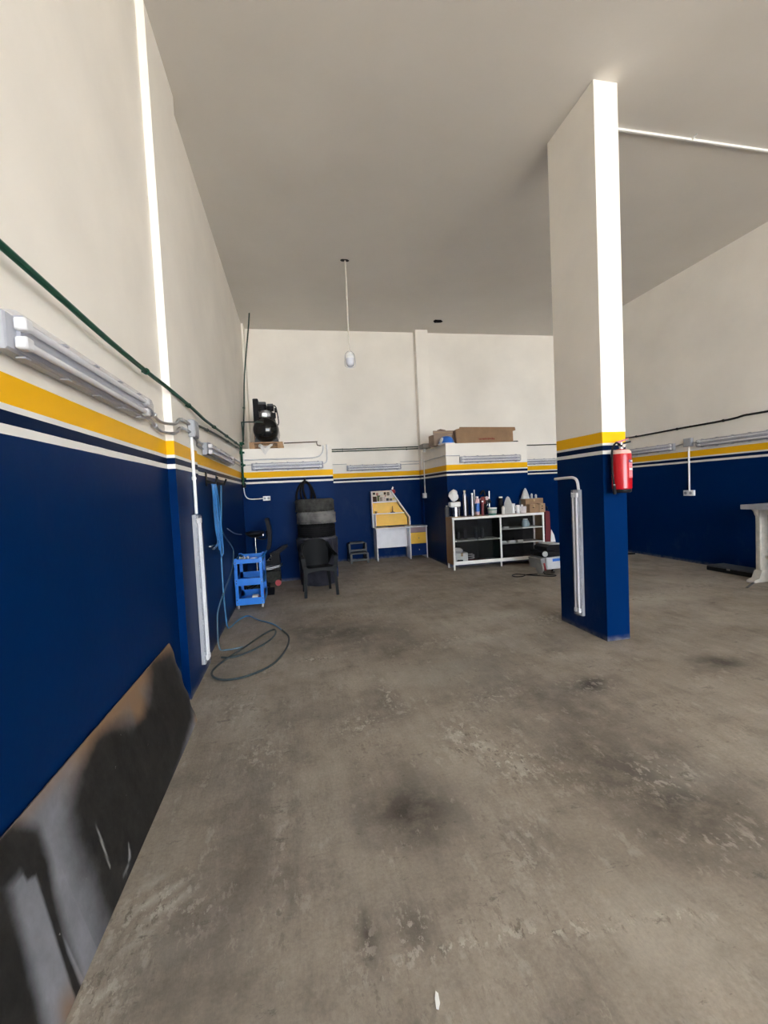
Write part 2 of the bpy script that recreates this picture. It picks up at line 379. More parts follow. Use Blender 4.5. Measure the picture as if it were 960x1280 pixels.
def floor():
    nx, ny = 264, 600
    x0, x1, y0, y1 = XN - .05, XR + .05, YF - .3, YB + .05
    bm = bmesh.new(); V = []
    for j in range(ny + 1):
        V.append([bm.verts.new((x0 + (x1 - x0) * i / nx, y0 + (y1 - y0) * j / ny, 0)) for i in range(nx + 1)])
    for j in range(ny):
        for i in range(nx): bm.faces.new((V[j][i], V[j][i + 1], V[j + 1][i + 1], V[j + 1][i]))
    me = bpy.data.meshes.new('floor'); bm.to_mesh(me); bm.free()
    # (x, y, rx, ry, turn, dark strength, pale strength): oil marks, tyre drags and worn patches
    S = [(.49, 2.04, .22, .20, 0, .75, 0), (.40, 2.0, .42, .40, 0, .28, 0), (.15, 4.95, .45, .55, 0, .55, 0), (.62, 4.9, .5, .35, .3, .45, 0), (2.15, 2.98, .22, .16, .2, .8, 0), (2.42, 3.95, .2, .3, 0, .3, 0),
         (1.75, 2.85, .28, .9, .45, .45, 0), (1.66, 2.05, .32, .7, .35, .5, 0), (1.69, 1.72, .4, .35, .3, .42, 0), (1.2, 3.3, .35, .6, .2, .22, 0), (-.25, 2.05, .10, .45, 0, .35, 0), (-.1, 2.0, .04, .5, 0, .35, 0), (3.4, 3.02, .26, .17, 0, .75, 0),
         (1.72, 3.75, .5, .35, .3, .35, 0), (.16, 1.48, .035, .13, .1, .7, 0), (.32, 1.46, .06, .11, .2, .6, 0), (.95, 4.3, .5, .5, 0, .4, 0), (-.35, 1.9, .12, .5, 0, .3, 0), (.1, 3.1, .6, .25, 0, .25, 0), (.55, 3.2, .12, .35, .1, .35, 0),
         (3.0, 6.6, .9, .5, 0, .3, 0), (1.8, 5.6, .5, .3, 0, .3, 0), (4.7, 5.6, .5, .35, 0, .35, 0), (-.5, 1.6, .15, .3, 0, .35, 0), (-.45, 2.6, .25, .3, 0, .3, 0), (2.9, 5.2, .3, .5, 0, .25, 0), (.2, 5.9, .5, .3, 0, .35, 0), (1.05, 6.4, .6, .5, 0, .25, 0),
         (1.18, 3.55, .5, .30, .1, 0, .30), (1.16, 1.26, .22, .2, 0, 0, .35), (2.3, 4.9, .9, .18, .2, 0, .35), (.3, 6.2, .7, .2, .1, 0, .28), (4.6, 4.9, .9, .3, .2, 0, .35), (5.4, 5.6, 1.0, .35, .1, 0, .35), (1.7, 4.2, .3, .1, 0, 0, .35), (-.4, 3.2, .12, .5, -.1, 0, .22), (1.9, 1.9, .18, .12, 0, 0, .3), (.75, 2.3, .3, .5, 0, 0, .12),
         (4.3, 3.4, .6, .3, 0, .2, 0), (.9, 2.6, .05, .05, 0, 0, .6), (1.02, 2.42, .05, .04, 0, 0, .6), (1.12, 2.2, .05, .05, 0, 0, .5), (-.62, 1.83, .10, .018, .5, 0, .9), (-.57, 1.78, .10, .02, .6, 0, .75), (-.63, 1.67, .07, .016, .7, 0, .9), (-.66, 1.91, .035, .014, .5, 0, .9), (-.70, 1.50, .05, .014, .6, 0, .6), (-.52, 1.60, .10, .07, 0, 0, .2)]
    at = me.color_attributes.new('stain', 'FLOAT_COLOR', 'POINT')
    vals = []
    # flaked patches and cracks: (x, y, rx, ry, turn, strength)
    FL = [(-.62, 1.80, .16, .10, .5, .7), (-.45, 1.72, .10, .10, 0, .5), (-.72, 1.5, .12, .10, 0, .6), (.95, 2.55, .14, .22, 0, .8), (1.12, 2.25, .16, .18, 0, .8), (.45, 1.37, .35, .022, .05, .9), (.9, 1.33, .35, .022, -.1, .9), (1.25, 1.28, .15, .02, -.2, .8),
          (.32, 1.46, .07, .10, .2, .7), (.15, 1.47, .04, .12, 0, .5), (.1, 4.2, .16, .06, 0, .9), (-.4, 4.0, .14, .08, 0, .6), (.62, 3.2, .07, .30, .1, .7), (.35, 2.9, .18, .14, 0, .6), (-.3, 2.75, .16, .2, 0, .5), (1.8, 1.95, .2, .16, .3, .6), (2.15, 2.98, .2, .14, .2, .5),
          (1.35, 3.0, .3, .12, .2, .45), (.9, 1.7, .12, .25, -.3, .4), (1.75, 1.5, .35, .05, -.3, .5), (4.3, 5.0, .6, .12, .2, .5), (5.5, 5.3, .5, .2, .1, .5), (1.5, 4.3, .5, .12, .1, .4), (.6, 5.6, .5, .15, 0, .4), (-.5, 3.4, .15, .3, 0, .45), (2.8, 4.6, .3, .2, 0, .5), (-.15, 1.9, .03, .5, 0, .4), (1.3, 2.1, .2, .3, 0, .3)]
    for v in me.vertices:
        d = p = 0.
        x, y = v.co.x, v.co.y
        for sx, sy, rx, ry, a, sd, sp in S:
            dx, dy = x - sx, y - sy
            if abs(dx) > 1.6 or abs(dy) > 1.6: continue
            ca, sa = cos(a), sin(a)
            e = ((ca * dx + sa * dy) / rx) ** 2 + ((-sa * dx + ca * dy) / ry) ** 2
            if e < 2.6:
                w = math.exp(-e * 1.2) if e < 2.2 else math.exp(-e * 1.2) * (2.6 - e) / .4
                d = 1 - (1 - d) * (1 - sd * w); p = 1 - (1 - p) * (1 - sp * w)
        q = 0.
        for sx, sy, rx, ry, a, st in FL:
            dx, dy = x - sx, y - sy
            if abs(dx) > .9 or abs(dy) > .9: continue
            ca, sa = cos(a), sin(a)
            q = max(q, st * math.exp(-((ca * dx + sa * dy) / rx) ** 2 - ((-sa * dx + ca * dy) / ry) ** 2))
        vals += [min(1, d * 1.25), p, q, 1]
    at.data.foreach_set('color', vals)
    me.materials.append(floor_mat())
    o = bpy.data.objects.new('floor', me); C.objects.link(o); o['kind'] = 'structure'; o['label'] = 'stained and scraped concrete floor'
floor()
struct('floor_slab', MB().box(XN - .2, XR + .2, YF - .3, YB + .2, -.15, -.002), GROUND)

# ------------------------------------------------------------------ ceiling fittings
t = thing('ceiling_conduit', 'thin white conduit run across the ceiling from pillar to right wall', 'conduit', (PX1, 4.19, H - .035))
obj('trunking', MB().prism([(-.010, .012), (.010, .012), (.010, .034), (-.010, .034)], 0, XR - PX1, 'x', Matrix.Rotation(.018, 4, 'Z')), M('white_trunking', (.86, .86, .84), .4, var=.03), t)
for x in (.12, 1.3, 2.6):
    obj('clip', MB().box(x, x + .014, -.014, .014, .010, .0345).box(x + .002, x + .012, -.05, -.012, .026, .0345), W_PLAST, t)
t = thing('pendant_lamp', 'white capsule lamp hanging on a long cord from the ceiling', 'lamp', (.965, 7.09, 3.55))
obj('cord', MB().tube([(0, 0, .235), (-.004, 0, .7), (.002, 0, 1.2), (0, 0, H - 3.55 - .004)], .011), M('pale_cord', (.62, .58, .52), .6), t)
obj('cap', MB().lathe([(0, .245), (.014, .24), (.02, .225), (.055, .20), (.068, .17), (.069, .135), (0, .135)], n=24), W_PLAST, t)
obj('globe', MB().lathe([(0, .0), (.03, .006), (.055, .028), (.066, .06), (.067, .135), (0, .135)], n=24), M('milky_globe', (.62, .63, .70), .25, var=.03), t)
obj('guard', MB().tube([(-.078, 0, .02), (-.078, 0, .15), (-.06, 0, .22), (0, 0, .258), (.06, 0, .22), (.078, 0, .15), (.078, 0, .02), (0, 0, -.008)], .005, closed=True), STEEL, t)
obj('rose', MB().prism([(-.075, .0), (-.05, .03), (.05, .03), (.065, 0), (.03, -.03), (-.05, -.028)], H - 3.55 - .012, H - 3.55 - .002, 'z'), M('dark_plate', (.03, .028, .025), .6), t)
obj('ceiling_hole', MB().prism([(3.15, 9.40), (3.2, 9.47), (3.33, 9.45), (3.36, 9.40), (3.3, 9.34), (3.17, 9.33)], H - .02, H - .002, 'z'), M('black_hole', (.01, .008, .008), .9), label='black open conduit box in the ceiling near the back column', cat='ceiling box')
def conduit(name, pts, r, mat, label, cat='pipe', clips=(), clipmat=None, group=None, smooth=3, n=8):
    """one pipe thing; clips are (point, direction to the wall)"""
    base = Vector(pts[0])
    t = thing(name, label, cat, base, group=group)
    obj('tube', MB().tube([Vector(p) - base for p in pts], r, n=n, smooth=smooth), mat, t)
    for p, d in clips:
        p = Vector(p) - base; d = Vector(d); e = Vector((0, 0, 1)) if abs(d.z) < .5 else Vector((0, 1, 0)); s_ = d.cross(e)
        mb = MB(); k = r * 1.5
        a = p - d * k
        mb.cyl(p - s_ * .008, p + s_ * .008, k, n=10); 
        mb.cyl(p, p + d * .028, r * .6, n=6)
        obj('clip', mb, clipmat or mat, t)
    return t
def seq(a, b, n): return [tuple(Vector(a).lerp(Vector(b), (i + .5) / n)) for i in range(n)]

# ------------------------------------------------------------------ light fittings
def make_fixture(L=1.27, Wd=.125, D=.095):
    t = thing('batten_light', 'x', 'light fitting')
    h = Wd / 2
    hb = MB(); hb.prism([(-h, .0), (h, .0), (h, .04), (h - .008, .048), (-h + .008, .048), (-h, .04)], 0, L, 'x')
    obj('housing', hb, G_PLAST, t)
    refl = MB(); refl.prism([(-h * .8, .049), (h * .8, .049), (h * .55, .054), (h * .12, .062), (-h * .12, .062), (-h * .55, .054)], .05, L - .05, 'x')
    obj('reflector', refl, M('reflector_grey', (.36, .37, .41), .4, var=.05), t)
    for s_ in (-1, 1):
        tb = MB(); tb.cyl((.05, s_ * h * .5, .071), (L - .05, s_ * h * .5, .071), .0135, n=14)
        obj('fluorescent_tube', tb, TUBE, t)
    for x in (.03, L - .075):
        e = MB()
        for s_ in (-1, 1): e.box(x, x + .045, s_ * h * .5 - .021, s_ * h * .5 + .021, .05, .089, bev=.006)
        obj('lamp_holder', e, W_PLAST, t)
    # clear cover: hollow rounded trough
    prof = [(-h - .003, .040), (-h - .002, .072), (-h * .78, .094), (-h * .3, .103), (h * .3, .103), (h * .78, .094), (h + .002, .072), (h + .003, .040)]
    cb = MB(); rings = []
    for x, k in ((0, .80), (.018, 1), (L - .018, 1), (L, .80)):
        rings.append([cb.bm.verts.new((x, y * (1 if k == 1 else .96), .04 + (z - .04) * k)) for y, z in prof])
    for a, b in zip(rings, rings[1:]):
        for i in range(len(prof) - 1): cb.bm.faces.new((a[i], a[i + 1], b[i + 1], b[i]))
    cb.bm.faces.new(rings[0]); cb.bm.faces.new(rings[-1])
    obj('cover', cb, M_CLEAR, t)
    n = 5
    for i in range(n):
        x = .09 + (L - .18) * i / (n - 1)
        for s_ in (-1, 1):
            obj('clip', MB().box(x - .017, x + .017, s_ * (h + .006) - .004, s_ * (h + .006) + .004, .026, .058, bev=.002), G_PLAST, t)
    return t
FX = make_fixture()
FXS = [
    ((XN + .012, 1.66, 2.135), ROT_LEFT, 'long clear-covered twin tube light nearest on the left wall', 1.06),
    ((XF + .012, 4.86, 2.085), ROT_LEFT, 'small far twin tube light on the left wall before the corner', 1.38),
    ((XP + .004, 4.10, 1.43), ROT_VLEFT, 'upright twin tube light low on the left pilaster beside the blue hose', 1.03),
    ((PX0 - .004, 4.11, 1.475), ROT_VPIL, 'upright twin tube light on the pillar under a bent conduit', 1.03),
    ((-.745, LBY - .012, 2.105), ROT_BACK, 'twin tube light on the left block below the compressor', 1.0),
    ((1.17, YB - .012, 2.125), ROT_BACK, 'twin tube light on the recessed back wall above the desk', 1.0),
    ((3.19, RBY - .012, 2.105), ROT_BACK, 'twin tube light on the block above the display cabinet', 1.0),
    ((5.2, YB - .012, 2.115), ROT_BACK, 'twin tube light half hidden behind the pillar on the back wall', 1.0),
    ((XR - .012, 8.33, 2.125), ROT_RIGHT, 'twin tube light on the right wall just behind the extinguisher', 1.0),
    ((XR - .012, 6.56, 2.125), ROT_RIGHT, 'twin tube light on the right wall above the workbench', 1.0),
]
for i, (loc, rot, lab, sx) in enumerate(FXS):
    f = FX if i == 0 else copy_tree(FX)
    f.location = loc; f.rotation_euler = rot.to_euler(); f.scale = (sx, .85, .68) if 'upright' in lab else (sx, 1, 1); f['label'] = lab; f['group'] = 'twin tube light fittings'

# ------------------------------------------------------------------ pipes and boxes, left wall
gx = XN + .055
conduit('air_pipe', [(gx, .6, 2.43), (gx, 1.8, 2.405), (gx, 2.5, 2.388), (gx, 3.1, 2.39), (gx + .01, 3.55, 2.392), (gx + .035, 4.1, 2.372), (gx + .04, 4.42, 2.362), (gx + .03, 4.8, 2.365), (gx + .02, 5.4, 2.385), (gx + .01, 6.6, 2.42), (gx, 8.1, 2.46), (gx, 8.22, 2.455)], .014, GREEN,
        'thick dark green air pipe along the whole left wall', clips=[((gx, 1.2, 2.418), (-1, 0, 0)), ((gx, 3.1, 2.39), (-1, 0, 0)), ((gx + .032, 4.1, 2.372), (-1, 0, 0)), ((gx + .02, 5.4, 2.385), (-1, 0, 0)), ((gx + .012, 6.4, 2.414), (-1, 0, 0)), ((gx + .004, 7.4, 2.442), (-1, 0, 0))], group='green air pipes')
conduit('air_pipe', [(XF + .03, 4.46, 2.27), (XF + .03, 4.9, 2.30), (XF + .03, 6.0, 2.35), (XF + .03, 8.2, 2.41)], .012, DGREEN,
        'thinner dark pipe running below the green pipe past the left pilaster', clips=[((XF + .03, y, z), (-1, 0, 0)) for y, z in ((5.1, 2.309), (6.6, 2.366), (7.6, 2.394))], group='green air pipes')
conduit('air_pipe', [(-.70, 9.27, H - .004), (-.735, 9.25, 4.9), (-.85, 9.15, 4.0), (-.885, 9.0, 3.3), (-.892, 8.6, 2.66), (-.892, 8.32, 2.52), (-.892, 8.24, 2.46)], .014, DGREEN, 'green pipe dropping from the ceiling in the back left corner', clips=[((-.885, 9.0, 3.3), (-1, 0, 0))], group='green air pipes')
t = thing('pipe_manifold', 'pair of green upright pipes with valves in the left corner', 'pipe', (XF + .03, 8.235, 1.74))
for dy, m_ in ((0, GREEN), (-.07, GREEN)):
    obj('upright_pipe', MB().cyl((0, dy, .05), (0, dy, .80), .015, n=10), m_, t)
for z, dy in ((.78, 0), (.62, -.07), (.40, -.035), (.16, -.035)):
    mb = MB()
    mb.cyl((0, dy, z - .03), (0, dy, z + .03), .026, n=12); mb.cyl((-.02, dy, z), (.055, dy, z), .018, n=10)
    obj('fitting', mb, GREEN, t)
obj('valve', MB().box(-.02, .04, -.06, .01, .0, .09, bev=.01).cyl((.01, -.03, .09), (.01, -.03, .13), .012, n=8), BLACK, t)
conduit('socket_conduit', [(XF + .035, 8.18, 1.74), (XF + .05, 8.22, 1.60), (-.80, 8.262, 1.535), (-.58, 8.262, 1.535)], .009, W_PLAST, 'thin white conduit bent from corner to socket on left block', 'conduit', smooth=4)
def plate(name, loc, rot, w, h_, d, label, cat, mat=W_PLAST, knob=True):
    t = thing(name, label, cat, loc, rot)
    obj('case', MB().box(-w / 2, w / 2, -h_ / 2, h_ / 2, 0, d, bev=.005), mat, t)
    if knob:
        for s_ in (-1, 1): obj('outlet', MB().cyl((s_ * w * .25, 0, d), (s_ * w * .25, 0, d + .006), min(w, h_) * .26, n=14), G_PLAST, t)
    else:
        obj('cover', MB().box(-w * .42, w * .42, -h_ * .42, h_ * .42, d, d + .006, bev=.002), mat, t)
    return t
plate('wall_socket', (-.515, LBY, 1.535), ROT_BACK, .13, .08, .05, 'white double socket on the left blue block behind the tool cart', 'socket')
# zinc conduits weaving round the pilaster
for k, (z0, lab) in enumerate(((2.17, 'upper zinc conduit snaking around the left pilaster to the junction box'), (2.10, 'lower zinc conduit snaking around the left pilaster to the junction box'))):
    x = XN + .03
    conduit('light_conduit', [(x, 3.03, z0), (x, 3.2, z0 + .0), (x, 3.42, z0 - .045), (XP + .022, 3.62, z0 - .03), (XP + .028, 3.72, z0 + .02), (XP + .022, 3.9, z0 + .045), (XP + .02, 4.12, z0 + .05)], .011, ZINC, lab, 'conduit',
            clips=[((x, 3.3, z0 - .02), (-1, 0, 0)), ((XP + .02, 3.86, z0 + .04), (-1, 0, 0))], smooth=4, group='zinc conduits')
plate('junction_box', (XP, 4.22, 2.185), ROT_LEFT, .17, .15, .055, 'pale square junction box on the left pilaster', 'junction box', G_PLAST, False)
conduit('white_drop_conduit', [(XP + .018, 4.17, 2.11), (XP + .018, 4.17, 1.8), (XP + .018, 4.165, 1.435)], .014, W_PLAST, 'straight white conduit from junction box down to the left upright light', 'conduit', clips=[((XP + .016, 4.17, 1.75), (-1, 0, 0))])
for k, (z0, z1, lab) in enumerate(((2.17, 2.13, 'upper zinc conduit joining the junction box to the far left light'), (2.12, 2.08, 'lower zinc conduit joining the junction box to the far left light'))):
    conduit('light_conduit', [(XP + .02, 4.30, z0), (XP + .02, 4.42, z0 - .02), (XF + .02, 4.56, z0 - .035), (XF + .02, 4.86, z1)], .010, ZINC, lab, 'conduit', smooth=4, group='zinc conduits')
conduit('light_conduit', [(XF + .02, 6.63, 2.12), (XF + .02, 8.15, 2.12)], .010, ZINC, 'zinc conduit from the far left light to the corner pipes', 'conduit', group='zinc conduits')
conduit('light_conduit', [(XF + .02, 7.2, 2.18), (XF + .02, 8.15, 2.18)], .010, ZINC, 'short upper zinc conduit beside the corner pipes', 'conduit', group='zinc conduits')
# left block conduits
yb = LBY - .02
conduit('block_conduit', [(-.86, yb, 2.235), (.2, yb, 2.235), (.36, yb, 2.24), (.47, yb, 2.27), (.53, yb, 2.34), (.545, yb, 2.445), (.545, LBY + .05, 2.455)], .012, PALEPIPE, 'pale conduit above the left block light, bent up over the edge', 'conduit', clips=[((-.3, yb, 2.235), (0, 1, 0))], smooth=3)
conduit('block_conduit', [(.525, yb, 2.13), (.57, yb, 2.14), (.605, yb, 2.20), (.61, yb, 2.445), (.61, LBY + .05, 2.455)], .012, PALEPIPE, 'pale conduit curving up from the end of the left block light', 'conduit', smooth=3)
conduit('block_conduit', [(-.86, yb, 2.145), (-.745, yb, 2.145)], .010, PALEPIPE, 'short pale stub between corner pipes and left block light', 'conduit')
conduit('ledge_pipe', [(-.16, 8.55, 2.55), (.40, 8.5, 2.555), (.44, 8.48, 2.55), (.45, 8.47, 2.49), (.52, 8.46, 2.475)], .010, M('rusty_pipe', (.10, .07, .055), .6), 'thin rusty pipe lying over the ledge beside the compressor', smooth=2)
conduit('wall_pipe', [(XF + .12, YB - .05, 2.46), (XF + .13, YB - .05, 3.3)], .009, M('copper_pipe', (.30, .16, .09), .5, .3), 'thin copper pipe rising in the back left corner')
# back wall
yw = YB - .025
for z, lab in ((2.56, 'upper dark green pipe across the back wall above the desk'), (2.515, 'lower dark green pipe across the back wall above the desk')):
    conduit('back_pipe', [(.705, yw, z), (2.93, yw - .0, z + .01)], .012, DGREEN, lab, clips=[((x, yw, z + .003), (0, 1, 0)) for x in (1.1, 2.6)], group='green pipes on the back wall')
for z, x0, lab in ((2.235, 2.43, 'thin upper conduit on the back wall right of its light'), (2.17, 2.43, 'thin lower conduit on the back wall right of its light'), (2.225, .71, 'thin conduit on the back wall left of its light')):
    conduit('back_conduit', [(x0, yw, z), (2.905 if x0 > 1 else 1.18, yw, z)], .008, ZINC, lab, 'conduit')
conduit('side_conduit', [(RBX0 - .02, 9.78, 2.19), (RBX0 - .02, 9.2, 2.20), (RBX0 - .018, 8.45, 2.20), (RBX0 - .012, RBY - .02, 2.195), (3.195, RBY - .02, 2.19)], .010, ZINC, 'conduit around the right block edge to its light', 'conduit', smooth=2)
conduit('side_drop_conduit', [(RBX0 - .02, 9.76, 2.24), (RBX0 - .02, 9.76, 1.46)], .012, W_PLAST, 'white conduit dropping to a switch on the side of the right block', 'conduit')
plate('wall_switch', (RBX0, 9.76, 1.42), ROT_RIGHT, .11, .11, .07, 'small white switch box on the right block side above the desk', 'switch', W_PLAST, False)
conduit('recess_pipe', [(RBX1 + .005, yw, 2.53), (XR - .02, yw, 2.53)], .012, DGREEN, 'dark pipe on the back wall between right block and pillar')
# right wall
xr = XR - .03
conduit('right_wall_pipe', [(xr, 10.0, 2.50), (xr, 8.4, 2.44), (xr, 7.0, 2.445), (xr, 6.0, 2.45), (xr, 5.75, 2.475), (xr, 5.4, 2.47), (xr, 3.0, 2.46)], .016, M('black_pipe', (.02, .022, .022), .4), 'long black pipe along the right wall above the lights', clips=[((xr, y, z), (1, 0, 0)) for y, z in ((8.0, 2.44), (7.0, 2.445), (6.1, 2.45), (5.2, 2.47), (4.2, 2.465))])
plate('junction_box', (XR, 6.77, 2.17), ROT_RIGHT, .16, .15, .06, 'grey junction box between the two lights on the right wall', 'junction box', G_PLAST, False)
for a, b, lab in (((xr + .01, 7.06, 2.14), (xr + .01, 6.85, 2.16), 'short grey conduit left of the right wall junction box'), ((xr + .01, 6.69, 2.16), (xr + .01, 6.55, 2.14), 'short grey conduit right of the right wall junction box')):
    conduit('right_conduit', [a, b], .012, ZINC, lab, 'conduit')
conduit('right_drop_conduit', [(xr + .01, 6.77, 2.10), (xr + .01, 6.77, 1.31)], .015, W_PLAST, 'white conduit dropping to the socket on the dark right wall', 'conduit')
plate('wall_socket', (XR, 6.77, 1.265), ROT_RIGHT, .21, .10, .05, 'white double socket on the dark blue right wall', 'socket')

# ------------------------------------------------------------------ pillar things
conduit('pillar_conduit', [(PX0 - .02, 4.50, 1.60), (PX0 - .02, 4.26, 1.605), (PX0 - .02, 4.16, 1.60), (PX0 - .02, 4.105, 1.565), (PX0 - .02, 4.085, 1.475)], .014, W_PLAST, 'white conduit bent at right angle above the pillar light', 'conduit', smooth=3)
def extinguisher():
    r = .086
    t = thing('fire_extinguisher', 'red fire extinguisher hung on the front edge of the striped pillar', 'fire extinguisher', (2.985, PY0 - .105, 1.435))
    obj('cylinder', MB().lathe([(0, .03), (r * .9, .03), (r, .04), (r, .345), (r * .94, .37), (r * .75, .39), (r * .42, .405), (0, .407)], n=32), REDX, t)
    obj('shoulder', MB().lathe([(r * .96, .362), (r * .975, .360), (r * .955, .374), (r * .77, .395), (r * .74, .394)], n=32), M('pale_shoulder', (.62, .42, .38), .35), t)
    obj('foot_ring', MB().lathe([(0, 0), (r * .8, 0), (r * .93, .012), (r * .93, .034), (0, .034)], n=32), BLACK, t)
    obj('neck', MB().lathe([(0, .40), (.022, .40), (.022, .43), (.016, .445), (.016, .462), (0, .462)], n=16), CHROME, t)
    obj('handle', MB().prism([(-.03, .455), (.075, .478), (.085, .47), (.082, .462), (-.025, .435)], -.010, .010, 'y', Matrix.Rotation(-.3, 4, 'Z')), BLACK, t)
    obj('lever', MB().prism([(-.05, .475), (-.02, .482), (.07, .505), (.06, .492), (-.01, .462), (-.045, .462)], -.011, .011, 'y', Matrix.Rotation(-.3, 4, 'Z')), RED, t)
    obj('gauge', MB().cyl((0, -.015, .432), (0, -.038, .432), .016, n=16), CHROME, t)
    h = obj('hose', MB().tube([(-.018, -.01, .44), (-.06, -.015, .462), (-.098, -.012, .42), (-.108, -.01, .33), (-.106, -.01, .2), (-.098, -.012, .10), (-.094, -.014, .045)], .0085, n=10), BLACK, t)
    obj('nozzle', MB().cyl((-.094, -.014, .085), (-.092, -.016, -.01), .011, .016, n=12), BLACK, t)
    obj('hose_clip', MB().cyl((-.1, -.012, .075), (-.088, -.02, .075), .012, n=10), CHROME, t)
    # labels wrapped on the front right of the cylinder
    def wrap(a0, a1, z0, z1, dr=.0012, n=10):
        mb = MB()
        mb.shell(lambda u, v: ((r + dr) * sin(a0 + (a1 - a0) * u), -(r + dr) * cos(a0 + (a1 - a0) * u), z0 + (z1 - z0) * v), n, 1, .0004, (0, -1, 0)); return mb
    obj('label', wrap(.05, 1.25, .135, .275), PALERED, t)
    obj('label', wrap(.05, 1.25, .275, .300), M('navy_label', (.03, .03, .14), .4), t)
    obj('label_text', wrap(.30, 1.2, .281, .295, .0022), PALEPAPER, t)
    obj('label_text', wrap(.12, 1.2, .205, .225, .0022), PALEPAPER, t)
    for z in (.26, .245, .185, .17, .155): obj('label_text', wrap(.15, .55 + .2 * (z > .2), z, z + .004, .0022), M('pale_print', (.75, .45, .47), .6), t)
    obj('bracket', MB().box(-.03, .03, r - .004, .105, .25, .40, bev=.003), GREYO, t)
    obj('bracket', MB().box(-.02, .02, r - .004, .105, .08, .14, bev=.003), GREYO, t)
extinguisher()
t = thing('hanging_rod', 'thin grey rod hung slanting behind the pillar at its right edge', 'rod', (3.135, 4.3, 1.0))
obj('rod', MB().tube([(.0, 0, 0), (.045, 0, .30), (.06, 0, .385)], .006), STEEL, t)
obj('hook', MB().tube([(-.01, 0, .40), (.03, 0, .41), (.06, 0, .385)], .007), BLACK, t)

